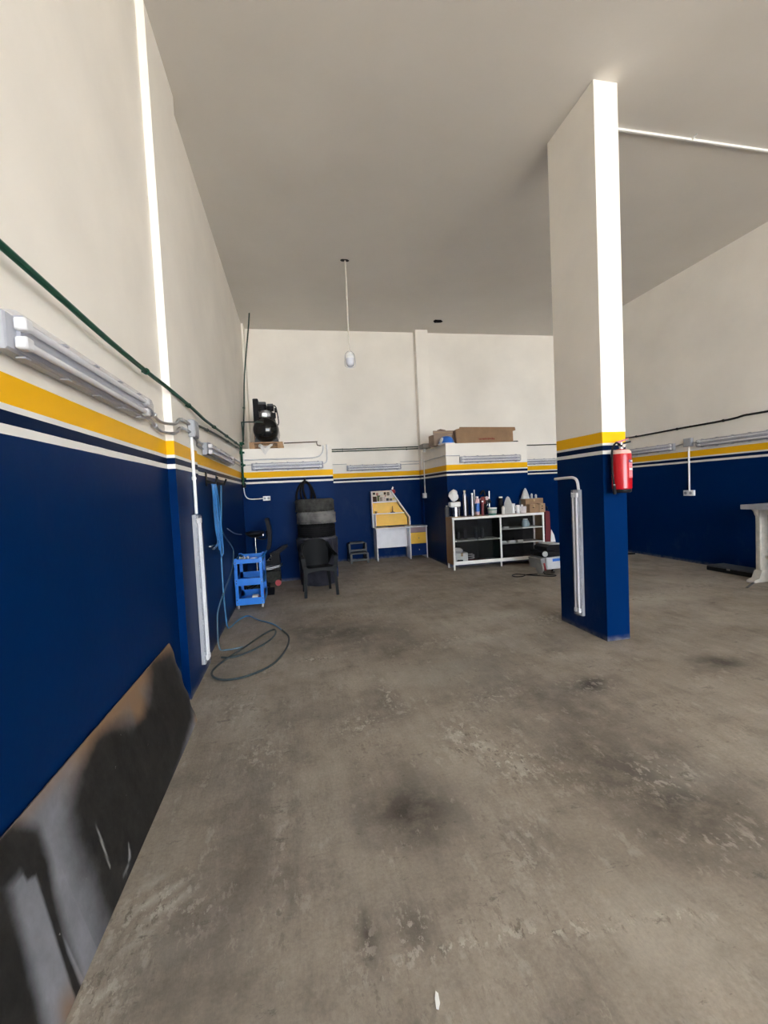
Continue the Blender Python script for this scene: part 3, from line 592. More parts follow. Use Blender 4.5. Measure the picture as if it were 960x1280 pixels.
# ------------------------------------------------------------------ leaning board at the left wall
def board():
    y0, y1, zt = .75, 3.27, .56
    def inside(pt, poly):
        x, y = pt; c = False; n = len(poly)
        for i in range(n):
            x1, y1_ = poly[i]; x2, y2 = poly[(i + 1) % n]
            if (y1_ > y) != (y2 > y) and x < (x2 - x1) * (y - y1_) / (y2 - y1_ + 1e-12) + x1: c = not c
        return c
    def sd(pt, poly, sx=1.):
        best = 9.; px_, py_ = pt[0] * sx, pt[1]
        for i in range(len(poly)):
            ax, ay = poly[i][0] * sx, poly[i][1]; bx, by = poly[(i + 1) % len(poly)][0] * sx, poly[(i + 1) % len(poly)][1]
            dx, dy = bx - ax, by - ay; tt = max(0, min(1, ((px_ - ax) * dx + (py_ - ay) * dy) / (dx * dx + dy * dy + 1e-12)))
            best = min(best, math.hypot(px_ - ax - tt * dx, py_ - ay - tt * dy))
        return best if inside(pt, poly) else -best
    A = [(2.95, .56), (3.27, .50), (3.29, .15), (3.2, .065), (2.97, .033), (2.35, -.03), (2.07, -.05), (1.76, -.05), (1.77, .05), (1.81, .185), (1.79, .303), (1.80, .40), (1.94, .475), (2.11, .515), (2.30, .49), (2.45, .40), (2.60, .38), (2.74, .42)]
    B = [(1.44, .57), (1.55, .56), (1.63, .48), (1.62, .37), (1.58, .26), (1.55, .12), (1.545, -.03), (1.50, -.03), (1.52, .12), (1.545, .30), (1.555, .385), (1.52, .40), (1.515, .445), (1.46, .45), (1.42, .46)]
    Cc = [(1.45, .46), (1.445, .40), (1.43, .31), (1.415, .22), (1.38, .08), (1.33, -.03), (.9, -.03), (.75, .3), (1.1, .5)]
    S1 = [(1.905, .29), (1.90, .22), (1.885, .12), (1.882, .12), (1.893, .22)]
    S2 = [(2.045, .085), (2.03, .045), (1.96, .025), (1.93, .03), (1.99, .033), (2.02, .055)]
    def ss(a, b, x): x = max(0, min(1, (x - a) / (b - a))); return x * x * (3 - 2 * x)
    bm = bmesh.new(); nu, nv = 300, 56
    th = .008; nrm = Vector((.55, 0, .155)).normalized()
    edge = [0, 0]
    def wp(u, v):
        y = y0 + (y1 - y0) * u
        z = v * (zt - .0)
        # slightly ragged right end
        if u == 1: y += .012 * sin(v * 23) + .05 * v
        x = -.770 - .2818 * z
        return Vector((x, y, z + .002))
    V = [[bm.verts.new(wp(i / nu, j / nv)) for j in range(nv + 1)] for i in range(nu + 1)]
    Bk = [[bm.verts.new(wp(i / nu, j / nv) - nrm * th) for j in range(nv + 1)] for i in (0, nu)]
    for i in range(nu):
        for j in range(nv): bm.faces.new((V[i][j], V[i + 1][j], V[i + 1][j + 1], V[i][j + 1]))
    bm.faces.new((Bk[0][0], Bk[1][0], Bk[1][nv], Bk[0][nv]))
    bm.faces.new([V[i][nv] for i in range(nu + 1)] + [Bk[1][nv], Bk[0][nv]])
    bm.faces.new([V[i][0] for i in range(nu + 1)][::-1] + [Bk[0][0], Bk[1][0]])
    for k, i in ((0, 0), (1, nu)):
        for j in range(nv): bm.faces.new((V[i][j], V[i][j + 1], Bk[k][j + 1], Bk[k][j]) if True else ())
    # the ngon end strips share the straight top and bottom lines
    bmesh.ops.recalc_face_normals(bm, faces=bm.faces)
    me = bpy.data.meshes.new('painted_board'); bm.to_mesh(me); bm.free()
    at = me.color_attributes.new('spray', 'FLOAT_COLOR', 'POINT'); vals = []
    for v in me.vertices:
        p = (v.co.y, v.co.z)
        y, z = p
        blk = ss(-.075, .045, sd(p, A, .32)) if y > 1.66 else ss(-.02, .05, sd(p, A, .32))
        blk = max(blk, ss(-.05, .03, sd(p, B, .9)) if not (y < 1.56 and z < .43) else ss(-.008, .012, sd(p, B, .9)))
        blk = max(blk, ss(-.035, .03, sd(p, Cc, .6)))
        wh = max(ss(-.006, .004, sd(p, S1, 1)), ss(-.006, .004, sd(p, S2, 1)))
        br = max(ss(.36, .56, z) * ss(1.7, 2.1, y), ss(.10, .0, z) * ss(1.60, 1.44, y) * .9 * ss(1.40, 1.47, y), ss(3.17, 3.27, y) * ss(.12, .0, z))
        br = max(br, ss(2.42, 2.52, y) * ss(2.78, 2.62, y) * ss(.2, .4, z))
        br = max(br, .8 * ss(2.95, 3.2, y) * ss(.40, .5, z), .5 * ss(.5, .56, z))
        vals += [blk, br, wh, 1]
    at.data.foreach_set('color', vals)
    m, nt, b, out = new_mat('sprayed_board')
    a = nd(nt, 'ShaderNodeAttribute', attribute_name='spray'); s = nd(nt, 'ShaderNodeSeparateColor'); nt.links.new(a.outputs['Color'], s.inputs[0])
    tc = nd(nt, 'ShaderNodeTexCoord').outputs['Object']
    g = ramp(nt, noise(nt, tc, 5, 8, .65), [(.3, (.115, .12, .135)), (.7, (.215, .22, .245))])
    c = mixc(nt, s.outputs[1], g.outputs[0], (.20, .125, .075))
    nb = nd(nt, 'ShaderNodeMath', operation='MULTIPLY_ADD'); nb.inputs[1].default_value = .55; nt.links.new(noise(nt, tc, 7, 8, .65), nb.inputs[0])
    sb = nd(nt, 'ShaderNodeMath', operation='SUBTRACT'); sb.inputs[1].default_value = .27; nt.links.new(nb.outputs[0], sb.inputs[0])
    nt.links.new(s.outputs[0], nb.inputs[2])
    kr = ramp(nt, sb.outputs[0], [(.12, 0), (.85, 1)])
    kb = ramp(nt, noise(nt, tc, 11, 8, .7), [(.35, (.005, .005, .005)), (.68, (.022, .021, .020))])
    c = mixc(nt, kr.outputs[0], c, kb.outputs[0])
    c = mixc(nt, s.outputs[2], c, (.30, .31, .31))
    dots = ramp(nt, noise(nt, tc, 46, 2), [(.76, 0), (.79, .8)]); c = mixc(nt, dots.outputs[0], c, (.26, .26, .25))
    nt.links.new(c, b.inputs['Base Color']); b.inputs['Roughness'].default_value = .6
    b.inputs['Specular IOR Level'].default_value = .3
    bump(nt, b, noise(nt, tc, 18, 8), .2, .006)
    me.materials.append(m)
    o = bpy.data.objects.new('painted_board', me); C.objects.link(o)
    cz = Vector((-.86, 2.0, 0)); me.transform(Matrix.Translation(-cz)); o.location = cz
    o['label'] = 'grey board sprayed with black paint leaning low on the left wall'; o['category'] = 'board'
board()

# ------------------------------------------------------------------ blue hose on the left wall
for k, (y, lab) in enumerate(((5.0, 'dark wall hook holding the blue hose, nearer one'), (5.62, 'dark wall hook holding the blue hose, farther one'))):
    t = thing('hose_hook', lab, 'hook', (XF, y, 1.70), group='hose hooks')
    obj('plate', MB().box(0, .012, -.03, .03, 0, .15, bev=.003), BLACK, t)
    obj('arm', MB().prism([(.0, .03), (.10, .02), (.125, .09), (.11, .10), (.09, .045), (0, .07)], -.02, .02, 'y'), BLACK, t)
hx = XF + .055
def hose(name, pts, r, mat, label, smooth=5): return obj(name, MB().tube(pts, r, n=8, smooth=smooth), mat, label=label, cat='hose')
t = thing('hose_coil', 'bright blue hose coiled over the wall hooks', 'hose', (hx, 5.1, 1.25))
for k in range(4):
    o_ = (k - 1.5) * .016; L_ = [.52, .66, .74, .60][k]
    mb = MB(); x = (k % 3) * .013
    mb.tube([(x, -.06 + o_, .50), (x + .01, -.02 + o_, .42), (x + .005, .10 + o_, .20), (x, .20 + o_ * 1.5, .50 - L_), (x, .14 + o_, .42 - L_), (x, .02 + o_, .45 - L_), (x, -.03 + o_, .18), (x + .01, -.08 + o_, .42)], .0062, n=8, smooth=5, closed=True)
    obj('loop', mb, HOSEB, t)
hose('hose', [(hx, 5.0, 1.74), (hx, 5.15, 1.45), (hx, 5.55, 1.15), (hx, 6.1, .95), (hx, 6.3, .82), (hx, 6.0, .62), (hx, 5.4, .5), (hx, 4.95, .40), (hx, 4.82, .28), (hx + .01, 4.78, .02), (-.78, 4.72, .012), (-.62, 4.75, .012)], .0085, HOSEG, 'slack blue-grey hose dropping from the hooks to the floor beside the upright light')
hose('hose', [(hx, 5.62, 1.72), (hx, 5.5, 1.4), (hx, 5.35, 1.1), (hx, 5.3, .7), (hx, 5.32, .35), (hx, 5.4, .08), (hx + .01, 5.55, .012), (-.80, 5.85, .012), (-.70, 6.0, .012), (-.55, 5.75, .012), (-.36, 5.5, .012), (-.24, 5.2, .012)], .0085, M('dull_blue_hose', (.055, .19, .36), .4, var=.15), 'blue hose dropping straight from the farther hook to the floor')
hose('hose', [(-.24, 5.2, .014), (-.16, 4.9, .014), (-.19, 4.5, .014), (-.30, 4.15, .014), (-.5, 3.95, .014), (-.70, 3.93, .014), (-.82, 4.1, .014), (-.78, 4.35, .014), (-.60, 4.75, .014), (-.45, 5.1, .014), (-.33, 5.25, .016), (-.32, 4.95, .03), (-.45, 4.65, .03), (-.66, 4.48, .014), (-.80, 4.50, .014)], .0095, M('dark_hose', (.045, .06, .065), .4, var=.2), 'dark hose lying in a large loop on the floor by the pilaster')
t = thing('air_tap', 'chrome tap at the wall feeding the blue hose above the upright light', 'tap', (XF, 4.95, 1.06))
obj('spout', MB().tube([(0, 0, 0), (.05, 0, 0), (.07, -.05, -.005), (.07, -.16, -.008)], .012, n=10), CHROME, t)
obj('hose_tail', MB().tube([(.07, .0, .0), (.07, .12, .03), (.06, .25, .12), (.06, .28, .25)], .009), HOSEB, t)
obj('blow_rod', MB().tube([(XF + .08, 5.72, 1.19), (XF + .10, 6.2, 1.09), (XF + .12, 6.75, 1.03)], .006), STEEL, label='thin steel blow rod sticking out from the hose coil', cat='rod')

# ------------------------------------------------------------------ blue tool cart
def cart():
    w, d, h_ = .385, .62, .72
    t = thing('tool_cart', 'bright blue three-shelf tool cart on castors by the left wall', 'tool cart', (-.90, 6.42, 0))
    for x in (0, w):
        for y in (0, d):
            sx = 1 if x == 0 else -1; sy = 1 if y == 0 else -1
            mb = MB(); mb.box(min(x, x + sx * .045), max(x, x + sx * .045), min(y, y + sy * .003), max(y, y + sy * .003), .06, h_)
            mb.box(min(x, x + sx * .003), max(x, x + sx * .003), min(y, y + sy * .045), max(y, y + sy * .045), .06, h_)
            p = obj('post', mb, CARTBLUE, t)
            for z in (.09, .14, .37, .41, .66):
                obj('bolt', MB().cyl((x + sx * .022, y - sy * .001, z), (x + sx * .022, y - sy * .006, z), .007, n=8), CHROME, p)
    for z, hh in ((.06, .095), (.335, .095), (.645, .06)):
        mb = MB(); mb.box(.003, w - .003, .003, d - .003, z, z + .004)
        mb.box(.0, w, -.001, .003, z, z + hh).box(0, w, d - .003, d + .001, z, z + hh).box(-.001, .003, 0, d, z, z + hh * (.8)).box(w - .003, w + .001, 0, d, z, z + hh * .8)
        mb.box(-.001, w + .001, -.006, .0, z + hh - .008, z + hh + .002)
        obj('tray', mb, CARTBLUE, t)
    for x in (.03, w - .03):
        for y in (.04, d - .04):
            k = MB(); k.cyl((x - .012, y, .03), (x + .012, y, .03), .03, n=18)
            cst = obj('castor', k, GREYO, t)
            obj('fork', MB().box(x - .018, x - .014, y - .012, y + .012, .025, .062).box(x + .014, x + .018, y - .012, y + .012, .025, .062).box(x - .02, x + .02, y - .02, y + .02, .055, .062), CHROME, cst)
    obj('push_handle', MB().tube([(w, d - .04, h_ - .03), (w + .03, d - .02, h_ + .015), (w + .02, d - .3, h_ + .02), (w, d - .4, h_ - .02)], .009), CARTBLUE, t)
cart()
obj('crumpled_rag', MB().grid(lambda u, v: Vector((-.84 + .13 * u, 6.50 + .16 * v, .665 + .055 * abs(sin(5 * u + 3 * v)) + .012 * sin(17 * u))), 14, 8), CLOTH, label='white crumpled rag on top of the blue tool cart', cat='rag')
obj('coiled_cable', MB().tube([(-.645 + .04 * cos(a / 2.), 6.62 + .06 * sin(a / 2.), .665 + a * .001) for a in range(28)], .007, smooth=2), PALEPAPER, label='white coiled cable on top of the blue tool cart', cat='cable')
for k, (x, m_, lab) in enumerate(((-.755, GREYO, 'left of two round grey tape rolls on the middle cart shelf'), (-.68, GREYO, 'right of two round grey tape rolls on the middle cart shelf'))):
    obj('tape_roll', MB().lathe([(.018, -.02), (.033, -.02), (.036, -.015), (.036, .015), (.033, .02), (.018, .02), (.018, -.02)], n=20, mat=Matrix.Translation((x, 6.49, .378)) @ Matrix.Rotation(pi / 2, 4, 'X')), m_, label=lab, cat='tape', group='tape rolls on the cart')
obj('red_case', MB().box(-.70, -.60, 6.50, 6.66, .066, .125, bev=.006), RED, label='small dark red case on the lowest cart shelf', cat='case')
obj('white_carton', MB().box(-.69, -.61, 6.52, 6.64, .126, .158, bev=.003), PALEPAPER, label='white carton on top of the dark red case in the cart', cat='box')
obj('cutting_disc', MB().cyl((-.77, 6.53, .066), (-.77, 6.53, .084), .075, n=24), WOOD, label='flat tan disc on the lowest cart shelf', cat='disc')
obj('red_bottle', MB().lathe([(0, 0), (.035, 0), (.035, .09), (.015, .12), (.015, .14), (0, .14)], (-.57, 6.83, .066), n=16), RED, label='dark red bottle low in the right side of the cart', cat='bottle')
obj('rubber_wedge', MB().prism([(7.2, 0.002), (7.42, .002), (7.42, .085), (7.36, .09)], -.53, -.42, 'x'), BLACK, label='black rubber wedge on the floor behind the blue cart', cat='wedge')

# ------------------------------------------------------------------ workshop stool behind the cart
t = thing('workshop_stool', 'tall black workshop stool with backrest behind the blue cart', 'stool', (-.70, 7.62, 0), (0, 0, 0))
obj('seat', MB().lathe([(0, .90), (.06, .90), (.13, .93), (.155, .965), (.15, .99), (.10, 1.005), (0, 1.0)], n=24), BLACK, t)
obj('backrest', MB().shell(lambda u, v: (.155 + .035 * (1 - (2 * v - 1) ** 2) + .02, -.13 + .26 * u, .71 + .50 * v - .02 * (2 * u - 1) ** 2), 8, 10, .06, (1, 0, 0)), BLACK, t)
obj('badge', MB().box(.135, .15, -.14, -.125, .93, .955), CHROME, t)
obj('back_bar', MB().tube([(0, 0, .90), (.10, 0, .86), (.18, 0, .88), (.185, 0, 1.0)], .012), BLACK, t)
obj('column', MB().cyl((0, 0, .12), (0, 0, .90), .016, n=12), CHROME, t)
for k in range(5):
    a = 2 * pi * k / 5 + .3
    l = obj('leg', MB().tube([(0, 0, .12), (.11 * cos(a), .11 * sin(a), .085), (.19 * cos(a), .19 * sin(a), .055)], .014), BLACK, t)
    obj('castor', MB().cyl((.19 * cos(a) - .01, .19 * sin(a), .026), (.19 * cos(a) + .01, .19 * sin(a), .026), .026, n=14), RUBBER, l)

# ------------------------------------------------------------------ black machine next to the cart
t = thing('black_machine', 'black machine with tilted padded top and red wheel beside the blue cart', 'machine', (-.455, 8.05, 0))
obj('body', MB().box(-.13, .12, -.13, .14, .06, .27, bev=.02).box(-.13, .12, -.09, .12, .27, .30, bev=.01), M('scuffed_black', (.03, .03, .026), .6, var=.4, vs=25), t)
obj('upper_body', MB().prism([(-.13, .36), (.12, .36), (.12, .60), (.02, .57), (-.10, .44)], -.12, .12, 'y'), BLACK, t)
obj('padded_top', MB().prism([(-.05, .56), (.06, .615), (.20, .69), (.26, .70), (.27, .67), (.17, .60), (.10, .55), (-.02, .52)], -.11, .11, 'y'), BLACK, t)
for k, z in enumerate((.31, .335)):
    obj('metal_band', MB().tube([(-.13, -.13, z), (-.06, -.15, z - .01), (.04, -.15, z + .012), (.12, -.13, z + .025), (.12, .12, z + .02), (-.13, .12, z)], .009, closed=True, smooth=3), STEEL, t)
obj('lever', MB().tube([(-.04, -.13, .55), (-.03, -.14, .47), (-.06, -.14, .455), (-.11, -.13, .46)], .009, smooth=3), CHROME, t)
obj('wheel', MB().cyl((.07, -.15, .055), (.07, -.11, .055), .053, n=20), RED, t)
obj('wheel', MB().cyl((.07, .11, .055), (.07, .15, .055), .053, n=20), RED, t)
obj('foot', MB().box(-.12, -.08, -.1, .1, .0, .07, bev=.004), BLACK, t)

# ------------------------------------------------------------------ tyres, bin, hose on hook
t = thing('bin', 'black bin wrapped in a dark liner under the tyre stack', 'bin', (.325, 7.86, 0), (0, 0, .2))
mb = MB()
def lin(u, v):
    a = 2 * pi * u; r = .315 + .02 * sin(9 * a + 5 * v) * (.3 + v) * .6 + .018 * sin(4 * a + 2) + .02 * v - .02 * (1 - v) ** 2
    return Vector((r * cos(a), r * sin(a), .002 + .80 * v))
mb.grid(lin, 72, 10); mb.lathe([(0, .80), (.32, .80)], n=24); mb.lathe([(0, .01), (.29, .01)], n=24)
bmesh.ops.remove_doubles(mb.bm, verts=mb.bm.verts, dist=.0005)
obj('body', mb, DRUM, t)
obj('rim', MB().lathe([(.31, .795), (.335, .79), (.342, .81), (.33, .828), (.31, .825), (.31, .795)], n=40), M('grey_rim', (.10, .10, .11), .5), t)
obj('lid', MB().lathe([(0, .80), (.325, .80), (.325, .826), (.28, .835), (0, .835)], n=40), DRUM, t)
TY = [(.325, 7.85, .837, 'worn black ribbed tyre, lowest of the stack on the bin', RUBBER, .225, .325, 'lowest'),
      (.33, 7.84, 1.064, 'tyre with pale grey dust on its tread, middle of the stack', DUSTY, .205, .335, 'middle'),
      (.315, 7.85, 1.271, 'dusty charcoal tyre on top of the stack', M('charcoal_rubber', (.055, .054, .050), .8, var=.35, vs=12), .215, .335, 'top')]
for x, y, z, lab, m_, wd, R, _ in TY:
    t = thing('tyre', lab, 'tyre', (x, y, z), group='stacked tyres')
    w2 = wd
    prof = [(.20, .03), (.21, .012), (.25, .002), (R - .03, .0), (R - .008, .018), (R, .04)]
    for g in range(4):
        a = .045 + (w2 - .09) * (g + .35) / 4; b_ = a + .008
        prof += [(R + .002, a), (R - .010, a + .001), (R - .010, b_), (R + .002, b_ + .001)]
    prof += [(R, w2 - .04), (R - .008, w2 - .018), (R - .03, w2), (.25, w2 - .002), (.21, w2 - .012), (.20, w2 - .03), (.30, w2 * .5), (.20, .03)]
    obj('tread', MB().lathe(prof, n=48), m_, t)
    blk = MB()
    for k in range(40):
        a = 2 * pi * k / 40
        for zz in (.014, w2 - .044):
            mt = Matrix.Rotation(a, 4, 'Z') @ Matrix.Translation((R - .001, 0, zz)) @ Matrix.Rotation(.25, 4, 'X')
            r_ = bmesh.ops.create_cube(blk.bm, size=1, matrix=mt @ Matrix.Diagonal((.012, .028, .026, 1)))
    sb = obj('shoulder_blocks', blk, m_, t); sb['kind'] = 'stuff'
t = thing('tube_hook', 'black wall hook above the tyre stack', 'hook', (.18, LBY, 1.80))
obj('plate', MB().box(-.02, .02, -.008, 0, -.04, .07, bev=.003), BLACK, t)
obj('arm', MB().tube([(0, 0, .03), (0, -.07, .02), (0, -.09, .06)], .010), BLACK, t)
t = thing('inner_tube', 'black rubber loops hanging from the hook above the tyres', 'rubber loop', (.18, LBY - .055, 1.32))
for dx, tl, r, ww, n_ in ((-.045, .12, .022, .135, 0), (.03, .10, .018, .12, 1), (.10, -.22, .020, .09, 2)):
    pts = []
    for k in range(14):
        a = 2 * pi * k / 14; z = .24 + .245 * cos(a); x = dx * (1 - z / .5) * 1.6 + ww * sin(a) * (1.0 if z < .3 else .95) + tl * (.5 - z) * .3
        pts.append((x, -.012 * n_, z))
    obj('loop', MB().tube(pts, r, n=8, smooth=2, closed=True), RUBBER, t)

# ------------------------------------------------------------------ black plastic armchair (faces the camera)
def armchair():
    t = thing('plastic_chair', 'black moulded plastic armchair in front of the tyre stack', 'chair', (.285, 7.02, 0), (0, 0, .10))
    def seat(u, v):
        x = -.21 + .42 * u; y = -.23 + .43 * v
        x *= 1 - .10 * v
        return (x, y, .435 - .03 * v + .012 * (2 * u - 1) ** 2 - .03 * max(0, .12 - v) / .12)
    obj('seat', MB().shell(seat, 10, 12, .012, (0, 0, 1)), SHELL, t)
    def back(u, v):
        w = (.185 + .02 * sin(v * pi * .8)) if v < .8 else .197 - .035 * ((v - .8) / .2) ** 2
        x = -w + 2 * w * u
        return (x, .195 + .13 * v - .055 * (2 * u - 1) ** 2, .40 + (.44 - .028 * abs(2 * u - 1) ** 4 * v) * v)
    obj('backrest', MB().shell(back, 12, 14, .012, (0, .9, -.2)), SHELL, t)
    obj('apron', MB().shell(lambda u, v: (-.21 + .42 * u, -.235 + .01 * v, .365 + .075 * v - .03 * (1 - v) * sin(pi * u) * -1), 10, 2, .012, (0, 1, 0)), SHELL, t)
    for s in (-1, 1):
        # legs: L-section, tapering and splaying
        def leg(x0, y0, x1, y1, zt, w0, w1):
            mb = MB(); V = []
            for k, (x, y, z, w) in enumerate(((x0, y0, zt, w0), ((x0 + x1) / 2, (y0 + y1) / 2, zt / 2, (w0 + w1) / 2), (x1, y1, 0, w1))):
                V.append([mb.bm.verts.new((x + a * w, y + b * w * .8, z)) for a, b in ((-1, -1), (1, -1), (1, 1), (-1, 1))])
            for a, b in zip(V, V[1:]):
                for i in range(4): mb.bm.faces.new((a[i], a[(i + 1) % 4], b[(i + 1) % 4], b[i]))
            mb.bm.faces.new(V[0]); mb.bm.faces.new(V[-1]); return mb
        obj('leg', leg(s * .222, -.205, s * .245, -.235, .46, .028, .020), SHELL, t)
        obj('leg', leg(s * .185, .20, s * .215, .255, .43, .026, .018), SHELL, t)
        # arm: rises from the front leg, sweeps back and up into the side of the backrest
        def arm(u, v):
            P = [(.232, -.215, .42), (.246, -.222, .52), (.256, -.215, .60), (.262, -.17, .645), (.262, -.05, .655), (.25, .08, .672), (.232, .19, .72), (.205, .26, .79)]
            k = min(int(u * (len(P) - 1)), len(P) - 2); f = u * (len(P) - 1) - k
            p = Vector(P[k]).lerp(Vector(P[k + 1]), f)
            w = .062
            up = 1 if u < .35 else 0
            a_ = (v - .5)
            return (s * (p.x + a_ * w), p.y - (0 if up else 0), p.z - (.030 * (2 * a_) ** 2 if not up else 0))
        obj('armrest', MB().shell(arm, 24, 4, .018, (0, .35, -.94)), SHELL, t)
        obj('side_wing', MB().shell(lambda u, v: (s * (.185 + .05 * (1 - v) * u + .012), .20 + .11 * v - .22 * u * (1 - v), .45 + .30 * v + .20 * (1 - v) * u), 6, 6, .012, (s, 0, 0)), SHELL, t)
    return t
armchair()

# ------------------------------------------------------------------ compressor on the left block
def compressor():
    Z = ZTOP
    t = thing('wooden_pallet', 'small raw wood pallet under the air compressor', 'pallet', (-.48, 8.95, Z))
    for x in (-.30, .205): obj('block', MB().box(x, x + .095, -.5, -.40, 0, .115, bev=.003), WOOD, t)
    for x in (-.30, .205): obj('block', MB().box(x, x + .095, .30, .40, 0, .115, bev=.003), WOOD, t)
    for y in (-.5, -.18, .12, .32): obj('slat', MB().box(-.30, .30, y, y + .09, .116, .136, bev=.002), WOOD, t)
    obj('slat', MB().box(-.205, .205, -.497, -.482, .045, .062), WOOD, t)
    z0 = Z + .136
    t = thing('air_compressor', 'black air compressor with round tank on top of left block', 'compressor', (-.48, 9.0, z0))
    r = .238; zc = .255
    prof = [(0, -.50), (.08, -.493), (.15, -.468), (.205, -.42), (.232, -.36), (r, -.30), (r, .30), (.232, .36), (.205, .42), (.15, .468), (0, .5)]
    obj('tank', MB().lathe(prof, n=40, mat=Matrix.Translation((0, 0, zc)) @ Matrix.Rotation(pi / 2, 4, 'X')), TANK, t)
    for y in (-.25, .25):
        for s in (-1, 1):
            obj('foot', MB().prism([(s * .10, .06), (s * .20, .12), (s * .235, .0), (s * .15, .0)], y - .03, y + .03, 'y'), GREYP, t)
    obj('platform', MB().box(-.17, .17, -.30, .30, zc + r - .02, zc + r + .005, bev=.004), BLACK, t)
    zt = zc + r
    obj('belt_guard', MB().box(-.225, -.125, -.20, .28, zt - .06, zt + .375, bev=.012), BLACK, t)
    pump = obj('pump', MB().lathe([(0, 0), (.10, 0), (.115, .03), (.105, .10), (.09, .14), (.09, .15), (0, .15)], (.0, -.12, zt), n=24), STEEL, t)
    cyl_ = MB()
    for k in range(8): cyl_.lathe([(0, 0), (.075 + (k % 2) * .012, 0), (.075 + (k % 2) * .012, .014), (0, .014)], (-.06, -.12, zt + .15 + k * .014), n=18)
    obj('cylinder_fins', cyl_, BLACK, t)
    cyl_ = MB()
    for k in range(6): cyl_.lathe([(0, 0), (.06 + (k % 2) * .012, 0), (.06 + (k % 2) * .012, .014), (0, .014)], (.09, -.12, zt + .15 + k * .014), n=18)
    obj('cylinder_fins', cyl_, BLACK, t)
    obj('cylinder_head', MB().box(-.135, .015, -.19, -.05, zt + .262, zt + .315, bev=.008), GREYP, t)
    obj('cylinder_head', MB().box(.035, .15, -.18, -.06, zt + .234, zt + .28, bev=.008), GREYP, t)
    obj('motor', MB().cyl((.06, .02, zt + .09), (.06, .30, zt + .09), .09, n=24), GREYP, t)
    obj('air_filter', MB().cyl((.17, -.14, zt + .16), (.215, -.14, zt + .16), .045, n=18), BLACK, t)
    obj('pressure_gauge', MB().cyl((.06, -.23, zt + .06), (.06, -.25, zt + .06), .03, n=18), PALEPAPER, t)
    obj('nameplate', MB().box(-.06, .03, -.243, -.235, zt + .035, zt + .095, bev=.001), CHROME, t)
    obj('pressure_switch', MB().box(.10, .19, -.22, -.14, zt + .0, zt + .10, bev=.008), BLACK, t)
    obj('delivery_pipe', MB().tube([(.15, -.12, zt + .26), (.20, -.12, zt + .22), (.225, -.12, zt + .05), (.235, -.12, zt - .06), (.22, -.1, zt - .12)], .010), BLACK, t)
compressor()
conduit('compressor_pipe', [(-.885, 8.55, 2.60), (-.885, 8.45, 2.90), (-.86, 8.42, 2.93), (-.60, 8.42, 2.93), (-.52, 8.46, 2.93)], .012, DGREEN, 'green pipe reaching across the front of the compressor tank', smooth=3)
def rag(u, v):
    x = -.62 + .26 * u; y = 8.44 - .19 * v
    z = ZTOP + .075 + .02 * sin(9 * u) - (0 if v < .75 else (v - .75) * .5 * (1 - abs(2 * u - 1)))
    return Vector((x + .03 * v * (0.5 - u), y, z - .055 * v + .01 * sin(14 * u + 6 * v)))
obj('paper_rag', MB().shell(rag, 12, 8, .004, (0, 0, 1)), CLOTH, label='crumpled white paper hanging over ledge in front of compressor', cat='rag')

# ------------------------------------------------------------------ step stool
def step_stool():
    t = thing('step_stool', 'grey two-step plastic stool on the floor left of desk', 'step stool', (1.30, 9.86, 0), (0, 0, .06))
    def slab(x, y0, y1, z, name):
        obj(name, MB().box(-x, x, y0, y1, z - .035, z, bev=.008), STEPG, t)
    slab(.155, -.02, .18, .45, 'top_step'); slab(.19, -.20, -.01, .235, 'lower_step')
    for s in (-1, 1):
        obj('side', MB().prism([(-.21, 0), (-.16, 0), (-.15, .09), (.15, .09), (.17, 0), (.22, 0), (.19, .42), (-.01, .42), (-.04, .21), (-.18, .21)], min(s * .165, s * .205), max(s * .165, s * .205), 'x'), STEPG, t)
    obj('front_rail', MB().box(-.17, .17, -.195, -.165, .05, .09, bev=.004), STEPG, t)
    obj('front_rail', MB().box(-.17, .17, -.025, .005, .245, .29, bev=.004), STEPG, t)
step_stool()

# ------------------------------------------------------------------ desk and hutch
DX0, DX1, DY0, DY1 = 1.715, 2.885, 9.70, 10.10
def desk():
    t = thing('desk', 'white desk with yellow and blue drawers in the back recess', 'desk', (DX0, DY0, 0))
    w, d = DX1 - DX0, DY1 - DY0
    obj('desktop', MB().box(-.015, w + .01, -.015, d, .715, .742, bev=.003), WDESK, t)
    obj('side_panel', MB().box(0, .02, 0, d, 0, .714), WDESK, t)
    obj('side_panel', MB().box(.765, .785, .0, d, 0, .714), WDESK, t)
    obj('side_panel', MB().box(w - .02, w, .0, d, 0, .714), WDESK, t)
    obj('modesty_panel', MB().box(.021, .764, d - .12, d - .10, .26, .714), WDESK, t)
    x0, x1 = .786, w - .021
    obj('drawer_case', MB().box(x0, x1, .022, d, .07, .712), M('dark_case', (.05, .05, .06), .6), t)
    for z0, z1, m_, kn, lab in ((.600, .708, PINKL, False, 'pinkish grey drawer front'), (.345, .592, YEL, True, 'yellow drawer'), (.075, .337, NAVYL, True, 'dark blue drawer')):
        dr = obj('drawer', MB().box(x0 + .003, x1 - .003, .0, .021, z0, z1, bev=.002), m_, t, lab)
        if kn: obj('knob', MB().cyl(((x0 + x1) / 2, 0, (z0 + z1) / 2), ((x0 + x1) / 2, -.022, (z0 + z1) / 2), .012, .015, n=14), BRASS if m_ is YEL else CHROME, dr)
    return t
desk()
